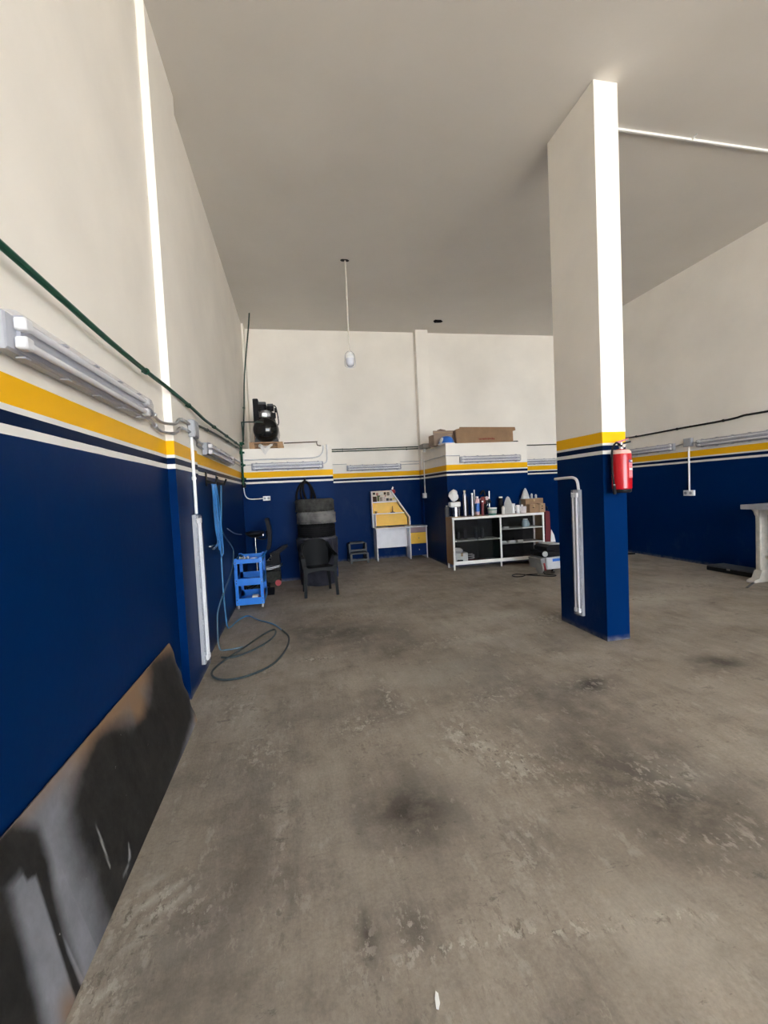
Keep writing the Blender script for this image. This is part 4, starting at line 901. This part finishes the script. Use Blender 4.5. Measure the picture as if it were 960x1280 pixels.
def hutch():
    z0 = .743
    t = thing('desk_hutch', 'yellow-backed hutch with slanted right edge standing on the desk', 'shelf', (DX0 - .04, 9.90, z0))
    prof = [(0, 0), (.87, 0), (.87, .20), (.46, .815), (0, .83)]
    obj('back_panel', MB().prism([(.02, .02), (.85, .02), (.85, .195), (.45, .80), (.02, .81)], .17, .18, 'y'), YEL, t)
    obj('left_side', MB().box(0, .018, 0, .18, 0, .83), WDESK, t)
    obj('slanted_side', MB().prism([(.87, .19), (.885, .205), (.47, .84), (.455, .82)], 0, .18, 'y'), WDESK, t)
    obj('right_side', MB().box(.867, .885, 0, .18, 0, .20), WDESK, t)
    obj('shelf_board', MB().box(.018, .60, 0, .18, .565, .583), WDESK, t)
    obj('shelf_board', MB().box(.018, .77, 0, .18, .300, .318), WDESK, t)
    obj('divider', MB().box(.075, .09, .02, .17, 0, .30), WDESK, t)
    obj('inner_board', MB().box(.018, .07, .15, .168, .0, .30), GREYO, t)
    pb = obj('picture_board', MB().prism([(.018, .585), (.60, .585), (.455, .80), (.42, .835), (.018, .83)], .005, .02, 'y'), M('cream_card', (.62, .53, .42), .6, var=.15, vs=30), t)
    cols = [(.07, .04, .025), (.10, .11, .05), (.55, .45, .40), (.30, .10, .08), (.05, .05, .06), (.50, .42, .12), (.12, .09, .06), (.60, .56, .5), (.25, .2, .16), (.03, .03, .03)]
    rnd = random.Random(5)
    for k, (x, z, w, h_, ci) in enumerate([(.03, .59, .09, .12, 0), (.13, .60, .05, .13, 1), (.19, .60, .06, .09, 8), (.26, .595, .07, .10, 2), (.34, .60, .06, .06, 4), (.41, .60, .07, .05, 6), (.035, .75, .055, .05, 9), (.11, .73, .05, .06, 3), (.20, .74, .07, .07, 7), (.29, .74, .05, .06, 0), (.36, .72, .06, .08, 6), (.43, .67, .06, .07, 2), (.49, .62, .05, .05, 5), (.17, .70, .03, .03, 9), (.31, .70, .03, .03, 3)]):
        obj('picture', MB().box(x, x + w, -.0005, .0045, z, z + h_), M('picture_%s' % 'abcdefghij'[ci], cols[ci], .5, var=.5, vs=60), pb)
hutch()
def simple(name, mb, mat, label, cat, group=None): return obj(name, mb, mat, label=label, cat=cat, group=group)
simple('brown_stand', MB().lathe([(0, 0), (.055, 0), (.055, .012), (.012, .022), (.008, .15), (0, .15)], (2.17, 9.98, 1.062), n=14), CARDD, 'small brown stand on the middle hutch shelf', 'stand')
simple('gold_cup', MB().lathe([(0, 0), (.02, 0), (.028, .05), (0, .05)], (1.78, 9.98, 1.062), n=12), BRASS, 'tiny brassy cup at the left of the middle hutch shelf', 'cup')
simple('red_flower_pick', MB().lathe([(0, 0), (.03, .0), (.05, .03), (.04, .08), (0, .10)], (2.20, 9.94, 1.50), n=10), RED, 'dark red ornament at the top right corner of the hutch', 'ornament')
simple('white_pinwheel', MB().prism([(2.155, 1.60), (2.185, 1.665), (2.205, 1.64), (2.19, 1.59)], 9.93, 9.95, 'y'), PALEPAPER, 'white paper ornament at the top right corner of the hutch', 'ornament')
simple('flat_papers', MB().box(2.02, 2.40, 9.78, 9.88, .744, .752), CARDD, 'dark papers lying flat on the desk before the hutch', 'papers')

# ------------------------------------------------------------------ display cabinet
CX0, CX1, CY0, CY1 = 2.855, 4.745, 7.90, 8.28
def cabinet():
    w, d = CX1 - CX0, CY1 - CY0
    t = thing('display_cabinet', 'long white-framed glass display cabinet with brown side and bottles on top', 'cabinet', (CX0, CY0, 0))
    z0, z1 = .10, 1.0; mid = .955
    s = .032
    for x in (0, mid, w - s):
        obj('front_post', MB().box(x, x + s, 0, s, z0, z1, bev=.003), WFRAME, t)
        obj('leg', MB().cyl((x + s / 2, s, 0), (x + s / 2, s, z0), .017, .02, n=12), WFRAME, t)
    for x in (0, w - s):
        obj('rear_post', MB().box(x, x + s, d - s, d, z0, z1, bev=.003), WFRAME, t)
        obj('leg', MB().cyl((x + s / 2, d - s, 0), (x + s / 2, d - s, z0), .017, .02, n=12), WFRAME, t)
    obj('top_rail', MB().box(-.002, w + .002, -.003, .03, z1 - .045, z1, bev=.003), WFRAME, t)
    obj('bottom_rail', MB().box(-.002, w + .002, -.003, .03, z0, z0 + .065, bev=.003), WFRAME, t)
    obj('top_board', MB().box(0, w, .03, d, z1 - .02, z1 + .004), M('brown_top', (.20, .13, .10), .5), t)
    obj('end_panel', MB().box(-.004, .0, .034, d - .0, z0 + .0, z1 - .002), OAK, t)
    obj('end_panel', MB().box(w, w + .004, .034, d, z0, z1 - .002), OAK, t)
    obj('back_panel', MB().box(s, w - s, d - .008, d, z0, z1 - .021), DARKIN, t)
    obj('bottom_board', MB().box(s, w - s, .03, d - .01, z0 + .02, z0 + .04), M('cabinet_floor', (.14, .12, .11), .6), t)
    obj('divider', MB().box(mid + .008, mid + .022, s + .001, d - .01, z0 + .04, z1 - .021), DARKIN, t)
    for x0, x1, z in ((s, mid, .545), (mid + s, w - s, .715), (mid + s, w - s, .435)):
        sh = obj('shelf', MB().box(x0, x1, .012, d - .01, z, z + .012), SHELF, t)
        obj('shelf_edge', MB().box(x0, x1, .004, .0118, z - .006, z + .016), M('shelf_trim', (.50, .50, .47), .4), sh)
    for k, (x0, x1, y) in enumerate(((s, mid * .53, .0022), (mid * .50, mid, .0028))):
        g = obj('glass_door', MB().box(x0, x1, .0022 if k == 0 else .0032, .003 if k == 0 else .0039, z0 + .066, z1 - .046), M_GLASS, t)
    for x0, x1 in ((mid + s, mid + s + .44),):
        obj('glass_door', MB().box(x0, x1, .0022, .003, z0 + .066, z1 - .046), M_GLASS, t)
    for x, z in ((s + .02, .555), (mid - .025, .555), (mid + .015, .79), (mid + .015, .60), (w - .02, .56)):
        obj('handle', MB().cyl((x, .0, z), (x, -.02, z), .013, n=12), W_PLAST, t)
cabinet()
zt = 1.005
def bottle(name, x, y, z, r, h_, mat, label, cat='bottle', cap=None, neck=.35, group='bottles and cans on the cabinet', caplabel=None):
    t = thing(name, label, cat, (x, y, z), group=group)
    obj('body', MB().lathe([(0, 0), (r, 0), (r, h_ * .78), (r * .9, h_ * .84), (r * neck, h_ * .9), (r * neck, h_ * .93), (0, h_ * .93)], n=20), mat, t)
    obj('cap', MB().lathe([(0, h_ * .92), (r * (neck + .12), h_ * .92), (r * (neck + .12), h_), (0, h_)], n=16), cap or W_PLAST, t, caplabel)
    return t
Y = 8.08
t = thing('steel_canister', 'wide shiny steel canister at the left end of cabinet top', 'canister', (2.985, Y, zt))
obj('body', MB().lathe([(0, 0), (.085, 0), (.085, .185), (.08, .19), (0, .19)], n=28), CHROME, t)
obj('base_disc', MB().lathe([(0, 0), (.105, 0), (.105, .008), (0, .008)], (0, -.02, 0), n=28), BRASS, t)
simple('tissue_pack', MB().box(2.87, 3.08, Y - .07, Y + .07, zt + .192, zt + .285, bev=.015), PALEPAPER, 'white tissue pack lying on the steel canister', 'tissue pack')
simple('crumpled_cloth', MB().grid(lambda u, v: Vector((2.965 + (.085 * cos(2 * pi * u) * (sin(pi * v) ** .6) * (1 + .28 * sin(3 * 2 * pi * u + 9 * v) + .12 * sin(7 * 2 * pi * u + 5 * v))), Y + .07 * sin(2 * pi * u) * (sin(pi * v) ** .6), zt + .29 + .24 * v)), 28, 10), CLOTH, 'crumpled white cloth on top of the tissue pack', 'cloth')
bottle('spray_can', 2.86, Y + .12, zt, .045, .22, GREYP, 'dark can behind the steel canister at the far left', 'can')
bottle('tall_canister', 3.185, Y, zt, .034, .50, STEEL, 'tallest slim silver bottle with pale cap on the cabinet', 'bottle', M('cream_cap', (.6, .58, .42), .5), .5)
bottle('tall_canister', 3.10, Y + .10, zt, .036, .36, BLACK, 'dark bottle between the steel canister and tallest silver bottle', 'bottle', BLACK, .6)
bottle('slim_canister', 3.325, Y - .03, zt, .026, .44, STEEL, 'thin silver tube bottle right of the tallest silver bottle', 'bottle', W_PLAST, .7)
bottle('dark_bottle', 3.255, Y + .09, zt, .033, .38, BLACK, 'black bottle between the two slim silver bottles', 'bottle', BLACK, .6)
t = bottle('blue_label_bottle', 3.43, Y - .02, zt + .018, .046, .35, M('pink_plastic', (.62, .42, .45), .4), 'pink and blue bottle on a brass dish on the cabinet', 'bottle', PALEPAPER, .5)
obj('label', MB().lathe([(.0465, .06), (.048, .06), (.048, .22), (.0465, .22), (.0465, .06)], n=20), BLUEO, t, 'blue label')
simple('brass_dish', MB().lathe([(0, 0), (.075, 0), (.08, .016), (0, .016)], (3.43, Y - .02, zt), n=24), BRASS, 'round brass dish under the pink and blue bottle', 'dish')
simple('white_wand', MB().tube([(3.41, Y + .08, zt), (3.42, Y + .08, zt + .50)], .013, smooth=1), W_PLAST, 'white upright wand behind the pink and blue bottle', 'wand')
t = thing('spray_gun', 'red and black spray gun standing on the cabinet top', 'spray gun', (3.60, Y + .05, zt))
obj('cup', MB().lathe([(0, .22), (.05, .22), (.055, .32), (.03, .36), (0, .36)], (-.02, 0, 0), n=18), M('dark_red_cup', (.17, .02, .02), .35), t)
obj('body', MB().prism([(-.10, .32), (.07, .36), (.10, .34), (.10, .30), (.02, .27), (-.04, .27)], -.02, .02, 'y'), M('pale_pink_plastic', (.6, .45, .47), .4), t)
obj('grip', MB().prism([(.0, .30), (.05, .29), (.04, .0), (-.05, .0)], -.022, .022, 'y'), BLACK, t)
obj('nozzle', MB().cyl((.09, 0, .31), (.13, 0, .235), .022, .03, n=12), BLACK, t)
obj('trigger', MB().tube([(.06, 0, .28), (.08, 0, .22), (.06, 0, .17)], .007), CHROME, t)
t = bottle('maroon_bottle', 3.52, Y - .06, zt, .03, .28, M('maroon', (.14, .012, .015), .4), 'maroon bottle in front of the spray gun', 'bottle', PALEPAPER, .5)
simple('black_clamp', MB().tube([(3.66, Y + .15, zt), (3.67, Y + .15, zt + .42), (3.63, Y + .15, zt + .47), (3.58, Y + .15, zt + .40)], .016, smooth=3), BLACK, 'black bent clamp behind the spray gun', 'clamp')
simple('silver_rod', MB().cyl((3.74, Y + .12, zt), (3.75, Y + .12, zt + .46), .016, n=12), CHROME, 'upright silver tube right of the spray gun', 'tube')
t = thing('green_tub', 'green tub with white lid on the cabinet top', 'tub', (3.70, Y - .10, zt))
obj('body', MB().lathe([(0, 0), (.075, 0), (.085, .115), (0, .115)], n=24), GREENO, t)
obj('lid', MB().lathe([(0, .115), (.09, .115), (.09, .14), (0, .145)], n=24), PALEPAPER, t)
obj('label', MB().lathe([(.082, .035), (.0845, .035), (.0875, .095), (.085, .095), (.082, .035)], n=24), GREYO, t)
bottle('white_bottle', 3.945, Y - .06, zt, .028, .16, W_PLAST, 'small white bottle beside the grey arched plate', 'bottle', W_PLAST, .5)
bottle('dark_sprayer', 3.97, Y + .08, zt, .045, .34, BLACK, 'black bottle with pale head behind the grey arched plate', 'bottle', PALEPAPER, .7)
t = thing('arched_plate', 'pale grey pointed arch plate standing on the cabinet', 'plate', (4.06, Y - .04, zt))
arch = [(-.095, 0), (.095, 0), (.09, .12), (.07, .22), (.035, .31), (0, .34), (-.035, .31), (-.07, .22), (-.09, .12)]
obj('plate', MB().prism(arch, -.01, .012, 'y'), GREYO, t)
obj('ridge', MB().prism([(x * .8, .02 + z * .85) for x, z in arch], -.016, -.0101, 'y'), M('perforated_grey', (.40, .40, .38), .6, var=.3, vs=120), t)
for x, y, r, h_, lab in ((4.19, Y, .036, .19, 'white jug nearest the arched plate'), (4.265, Y - .05, .036, .16, 'white mug in the middle of the mug row')):
    t = thing('white_mug', lab, 'mug', (x, y, zt), (0, 0, -1.3), group='white mugs')
    obj('body', MB().lathe([(0, 0), (r, 0), (r * 1.1, h_), (r * .95, h_), (r * .85, .01), (0, .01)], n=20), PALEPAPER, t)
    obj('handle', MB().tube([(r, 0, h_ * .8), (r + .035, 0, h_ * .7), (r + .035, 0, h_ * .35), (r, 0, h_ * .2)], .008, smooth=3), PALEPAPER, t)
t = thing('lidded_pot', 'pinkish white pot with knob lid left of the cardboard boxes', 'pot', (4.378, Y - .04, zt))
obj('body', MB().lathe([(0, 0), (.06, 0), (.068, .12), (.05, .13), (0, .13)], n=20), M('pinkish_white', (.66, .60, .60), .5), t)
obj('knob', MB().lathe([(0, .13), (.02, .13), (.024, .16), (0, .17)], (-.02, 0, 0), n=12), W_PLAST, t)
def carton(name, x0, x1, y0, y1, z, h_, label, mat=CARD, rz=0, holes=()):
    t = thing(name, label, 'box', ((x0 + x1) / 2, (y0 + y1) / 2, z), (0, 0, rz))
    w, d = (x1 - x0) / 2, (y1 - y0) / 2
    obj('body', MB().box(-w, w, -d, d, 0, h_ - .004, bev=.002), mat, t)
    obj('flap', MB().box(-w, -.002, -d, d, h_ - .0038, h_), mat, t); obj('flap', MB().box(.002, w, -d, d, h_ - .0038, h_), mat, t)
    obj('tape', MB().box(-.02, .02, -d - .0012, d + .0012, h_ - .06, h_ + .001), M('pale_tape', (.38, .25, .13), .35), t)
    for hx_, hz in holes: obj('hand_hole', MB().prism([(hx_ + .018 * cos(a * pi / 4), hz + .009 * sin(a * pi / 4)) for a in range(8)], -d - .0015, -d - .0002, 'y'), DARKIN, t)
    return t
carton('cardboard_box', 4.45, 4.83, 8.06, 8.27, zt, .27, 'brown cardboard box at the right end of cabinet top, larger rear one', holes=())
carton('cardboard_box', 4.46, 4.66, 7.93, 8.05, zt, .16, 'small brown cardboard box in front of the larger box', CARD, 0, [(-.02, .10)])
carton('cardboard_box', 4.665, 4.79, 7.925, 8.04, zt, .17, 'smallest cardboard box with two holes at the cabinet corner', M('tan_cardboard', (.33, .205, .12), .8), 0, [(0, .12), (0, .07)])
t = thing('grey_cone', 'pale grey cone standing on the larger cardboard box', 'cone', (4.50, 8.16, zt + .272))
obj('cone', MB().lathe([(0, 0), (.085, 0), (.07, .07), (.035, .17), (.012, .21), (0, .213)], n=20), M('pale_cone', (.52, .53, .54), .5), t)
obj('base', MB().lathe([(0, 0), (.09, 0), (.09, .006), (0, .006)], n=20), GREYO, t)
for x, h_, lab in ((4.63, .095, 'small clear bottle in the middle of the larger cardboard box'), (4.72, .075, 'smallest pale bottle at the right on the larger cardboard box')):
    bottle('small_bottle', x, 8.14, zt + .273, .022, h_, GREYO, lab, 'bottle', PALEPAPER, .4, 'small bottles on the cardboard box')
simple('leaning_trowel', MB().prism([(4.33, zt), (4.40, zt), (4.42, zt + .25), (4.40, zt + .27)], 8.18, 8.19, 'y'), GREYP, 'dark grey blade leaning behind the pinkish pot', 'blade')
# inside the cabinet
fl = .142
carton('white_box', 2.92, 3.16, 7.96, 8.14, fl, .17, 'white box at bottom left inside the cabinet', PALEPAPER)
simple('white_bag', MB().lathe([(0, 0), (.08, 0), (.10, .05), (.06, .09), (0, .08)], (2.99, 8.04, fl + .172), n=12), CLOTH, 'white bag on the white box inside the cabinet', 'bag')
simple('red_cloth', MB().grid(lambda u, v: Vector((3.175 + .36 * u, 7.935 + .02 * v + .12 * v, fl + .005 + .02 * abs(sin(9 * u + 4 * v)))), 16, 5), M('wine_cloth', (.20, .03, .045), .8), 'dark red cloth on the cabinet floor', 'cloth')
simple('grey_hose_roll', MB().tube([(3.28 + .06 * cos(a * .6), 8.1 + .05 * sin(a * .6), fl + .012 + a * .004) for a in range(30)], .011, smooth=2), GREYO, 'grey coiled hose behind the red cloth in the cabinet', 'hose')
simple('black_pouch', MB().box(2.93, 3.05, 7.925, 7.955, fl, fl + .05, bev=.01), BLACK, 'black pouch in front of the white box in the cabinet', 'pouch')
for x0, x1, z, lab in ((3.92, 4.02, .729, 'white packet on the upper right cabinet shelf'), (3.855, 3.96, .449, 'left white packet on the lower right cabinet shelf'), (4.02, 4.14, .449, 'middle white packet on the lower right cabinet shelf'), (4.20, 4.31, .449, 'right white packet on the lower right cabinet shelf')):
    simple('white_packet', MB().box(x0, x1, 7.94, 8.0, z, z + .035, bev=.004), PALEPAPER, lab, 'packet', 'white packets in the cabinet')
for x, z, h_, lab in ((3.93, .449, .07, 'left black sprayer head on the lower right cabinet shelf'), (4.0, .449, .09, 'middle black part on the lower right cabinet shelf'), (4.17, .449, .08, 'right black part on the lower right cabinet shelf')):
    simple('black_part', MB().lathe([(0, 0), (.028, 0), (.028, h_ * .6), (.012, h_), (0, h_)], (x, 8.06, z), n=12), BLACK, lab, 'part', 'black parts in the cabinet')
t = thing('glass_jar', 'squat glass jar on the upper right cabinet shelf', 'jar', (4.42, 8.04, .729))
obj('body', MB().lathe([(0, 0), (.07, 0), (.085, .05), (.06, .12), (.04, .14), (0, .14)], n=20), M('bluish_glass', (.25, .32, .35), .1, var=.1), t)
obj('lid', MB().lathe([(0, .14), (.045, .14), (.045, .155), (0, .155)], n=16), GREYO, t)
for k, (x, h_) in enumerate(((3.05, .16), (3.2, .2), (3.42, .23), (3.55, .21))):
    bottle('dim_bottle', x, 8.15, .558, .035, h_, M('smoky_glass', (.06, .06, .07), .2), ['first from left', 'second from left', 'third from left', 'fourth from left'][k] + ' of the dim bottles on the left cabinet shelf', 'bottle', BLACK, .4, 'dim bottles in the cabinet')

# ------------------------------------------------------------------ things on the right block
zl_ = ZTOP + .001
t = thing('cardboard_sheet_box', 'long flattened cardboard box with red print on the right block', 'box', (3.88, 8.50, zl_), (math.radians(-12), 0, 0))
obj('front_face', MB().prism([(-.64, .005), (-.60, .005), (.58, .03), (.60, .25), (.665, .27), (.66, .335), (-.55, .36), (-.56, .33), (-.64, .31)], -.01, .0, 'y'), CARD, t)
obj('rear_face', MB().prism([(-.68, .0), (.58, .005), (.60, .26), (-.68, .30)], .045, .055, 'y'), CARDD, t)
obj('side_flap', MB().prism([(-.66, .01), (-.60, .01), (-.60, .32), (-.66, .30)], .001, .044, 'y'), CARDD, t)
mb = MB(); rr_ = random.Random(3); x = -.17
while x < .17:
    w = .012 + .02 * rr_.random(); mb.box(x, x + w, -.0122, -.0105, .075 + .006 * rr_.random(), .105 + .012 * rr_.random()); x += w + .006
obj('print', mb, M('red_brown_print', (.20, .035, .02), .7), t)
t = thing('black_tray', 'flat black tray lying at the right end of the right block', 'tray', (4.38, 8.76, zl_))
obj('tray', MB().prism([(-.50, .0), (.24, .0), (.27, .035), (.25, .055), (-.02, .05), (-.05, .02), (-.50, .012)], -.13, .13, 'y'), BLACK, t)
obj('sticker', MB().prism([(.0, .051), (.035, .052), (.02, .058)], -.136, -.131, 'y'), PALEPAPER, t)
t = thing('open_carton', 'greyish open cardboard box at the left of the right block', 'box', (3.02, 8.78, zl_), (0, 0, .1))
obj('body', MB().box(-.24, .26, -.13, .14, 0, .22, bev=.004), CARD2, t)
obj('flap', MB().prism([(-.26, .22), (.27, .22), (.28, .30), (-.26, .295)], -.15, -.142, 'y'), CARD2, t)
obj('flap', MB().prism([(-.14, .225), (.20, .225), (.13, .345), (.02, .365), (-.05, .345)], .10, .108, 'y'), CARDD, t)
obj('tape', MB().box(-.242, .262, -.152, -.1502, .255, .266), M('pale_tape', (.38, .25, .13), .35), t)
t = thing('blue_dome', 'round blue dome with white rim in front of the greyish carton', 'dome', (3.0, 8.46, zl_))
obj('shell', MB().lathe([(.155, 0), (.15, .06), (.12, .12), (.07, .155), (0, .17)], n=28), BLUEO, t)
obj('rim', MB().lathe([(0, 0), (.175, 0), (.178, .012), (.155, .02), (0, .02)], n=28), W_PLAST, t)
obj('side_cover', MB().lathe([(0, 0), (.06, .0), (.05, .03), (0, .035)], n=20, mat=Matrix.Translation((-.11, -.05, .07)) @ Matrix.Rotation(-1.2, 4, 'Y')), W_PLAST, t)
t = thing('grey_valve', 'grey metal valve at the left edge of the right block by the green pipes', 'valve', (2.84, 9.35, 2.44))
obj('body', MB().box(-.12, .06, -.18, .12, .0, .10, bev=.01), M('dull_grey_metal', (.22, .20, .18), .5, .3), t)
obj('arm', MB().tube([(0, -.1, .05), (.05, -.2, .08), (.06, -.36, .10)], .022), M('dull_grey_metal', (.22, .20, .18), .5, .3), t)
obj('nut', MB().cyl((-.05, -.05, -.07), (-.05, -.05, 0), .03, n=8), STEEL, t)

# ------------------------------------------------------------------ vacuum, red machine
def vacuum():
    t = thing('shop_vacuum', 'grey shop vacuum with black head standing right of the cabinet', 'vacuum cleaner', (4.22, 7.04, 0), (0, 0, .12))
    mb = MB(); V = []
    for z, x0, x1, y0, y1 in ((.075, -.06, .34, -.14, .26), (.10, -.08, .35, -.16, .28), (.285, -.10, .36, -.17, .30)):
        V.append([mb.bm.verts.new(p) for p in ((x0, y0, z), (x1, y0, z), (x1, y1, z), (x0, y1, z))])
    for a, b in zip(V, V[1:]):
        for i in range(4): mb.bm.faces.new((a[i], a[(i + 1) % 4], b[(i + 1) % 4], b[i]))
    mb.bm.faces.new(V[0]); mb.bm.faces.new(V[-1])
    bmesh.ops.bevel(mb.bm, geom=list(mb.bm.edges), offset=.012, segments=2, affect='EDGES')
    obj('tank', mb, VACG, t)
    obj('side_panel', MB().prism([(-.155, .09), (-.085, .08), (-.105, .28), (-.185, .27)], -.12, .22, 'y'), M('mid_grey', (.22, .22, .22), .5), t)
    obj('wheel', MB().cyl((-.17, -.06, .10), (-.15, -.06, .10), .095, n=24), M('greyish_wheel', (.25, .24, .22), .6), t)
    obj('red_stripe', MB().prism([(-.125, .075), (-.105, .075), (-.135, .20), (-.15, .20)], -.165, -.145, 'y'), RED, t)
    obj('motor_head', MB().box(-.13, .34, -.15, .26, .29, .40, bev=.03, seg=2), BLACK, t)
    obj('lid', MB().prism([(-.05, .40), (.32, .40), (.34, .44), (.27, .49), (.02, .50), (-.06, .46)], -.13, .22, 'y'), BLACK, t)
    obj('top_rim', MB().prism([(.02, .501), (.27, .491), (.26, .507), (.04, .514)], -.12, .2, 'y'), GREYO, t)
    obj('suction_port', MB().cyl((-.10, -.14, .37), (-.15, -.20, .36), .035, .045, n=16), GREYO, t)
    obj('latch', MB().box(.22, .27, -.185, -.165, .20, .33, bev=.008), BLACK, t)
    obj('label', MB().box(.02, .17, -.178, -.172, .215, .262, bev=.001), BLUEO, t, 'blue label')
    for x in (.03, .27):
        c = obj('castor', MB().cyl((x - .014, -.16, .036), (x + .014, -.16, .036), .035, n=18), CHROME, t)
        obj('castor_fork', MB().box(x - .02, x + .02, -.175, -.145, .055, .08, bev=.003), BLACK, c)
    obj('rear_foot', MB().box(0, .3, .2, .24, 0, .08, bev=.01), BLACK, t)
vacuum()
obj('power_cable', MB().tube([(4.10, 6.90, .05), (4.10, 6.84, .012), (4.22, 6.72, .008), (4.12, 6.66, .008), (3.98, 6.78, .008), (3.83, 6.92, .008), (3.70, 7.08, .008), (3.58, 7.02, .008), (3.56, 6.90, .008), (3.68, 6.86, .008), (3.82, 6.96, .008), (4.0, 6.93, .008)], .008, smooth=4), BLACK, label='black power cable on the floor in front of the vacuum', cat='cable')
t = thing('red_machine', 'dark red upright machine with white panel between cabinet and pillar', 'machine', (5.13, 8.45, 0))
obj('base', MB().box(-.20, .16, -.12, .16, .0, .30, bev=.02), BLACK, t)
obj('body', MB().prism([(-.10, .30), (.06, .30), (.03, .55), (.02, .98), (-.07, 1.0), (-.08, .6)], -.09, .10, 'y'), M('wine_red_plastic', (.13, .008, .014), .5), t)
obj('side_panel', MB().prism([(.02, .34), (.13, .34), (.10, .48), (.04, .60)], -.105, -.091, 'y'), W_PLAST, t)
obj('base_trim', MB().box(-.18, .14, -.125, -.12, .22, .24), STEEL, t)
obj('grip', MB().tube([(-.05, 0, 1.0), (-.06, 0, 1.06), (0, 0, 1.08), (.03, 0, 1.0)], .013), BLACK, t)

# ------------------------------------------------------------------ workbench and dark box, right
def bench():
    t = thing('workbench', 'beige metal workbench with pedestal leg cut off at right frame edge', 'workbench', (6.55, 5.18, 0))
    obj('table_top', MB().box(-.315, .40, -.55, .06, 1.055, 1.12, bev=.006), M('grey_bench_top', (.36, .36, .38), .45, var=.15), t)
    for y in (-.01, -.52):
        p = obj('pedestal', MB().box(-.095, .045, y - .04, y + .04, .14, 1.054, bev=.012), BENCH, t)
        obj('foot', MB().prism([(-.235, .0), (.19, .0), (.185, .03), (.09, .06), (.045, .17), (-.095, .17), (-.14, .06), (-.23, .03)], y - .055, y + .055, 'y'), BENCH, p)
        obj('gusset', MB().prism([(-.20, 1.054), (-.095, 1.054), (-.095, .93), (-.13, .96), (-.16, 1.02)], y - .012, y + .012, 'y'), BENCH, p)
        obj('gusset', MB().prism([(.045, 1.054), (.15, 1.054), (.11, 1.02), (.08, .96), (.045, .93)], y - .012, y + .012, 'y'), BENCH, p)
    obj('lower_rail', MB().box(-.02, .38, -.53, .03, .335, .375, bev=.004), BENCH, t)
bench()
t = thing('flat_black_case', 'flat black case on the floor against the right wall', 'case', (6.78, 5.78, 0))
obj('body', MB().box(-.17, .17, -.42, .36, .0, .07, bev=.01), BLACK, t)
obj('lid', MB().box(-.165, .165, -.41, .35, .071, .09, bev=.006), GREYP, t)
obj('catch', MB().box(-.178, -.17, -.06, .0, .05, .085), CHROME, t)
simple('door_stop', MB().prism([(6.70, .001), (6.86, .001), (6.86, .03), (6.74, .035)], 8.0, 8.07, 'y'), BLACK, 'small black block on the floor at the foot of right wall', 'block')
t = simple('floor_strip', MB().box(5.95, 6.35, 5.02, 5.05, .001, .006), GREYP, 'thin dark strip lying on the floor before the workbench', 'strip')
t.rotation_euler = (0, 0, .5)
simple('paint_chip', MB().prism([(.325, 1.215), (.331, 1.210), (.340, 1.225), (.343, 1.250), (.337, 1.258), (.329, 1.240)], .002, .006, 'z'), PALEPAPER, 'white paint chip on the floor at the bottom of the picture', 'chip')
simple('pebble', MB().lathe([(0, 0), (.007, .001), (.009, .005), (.005, .009), (0, .01)], (-.245, 1.24, .001), n=8), BLACK, 'dark pebble on the floor at the bottom left', 'pebble')
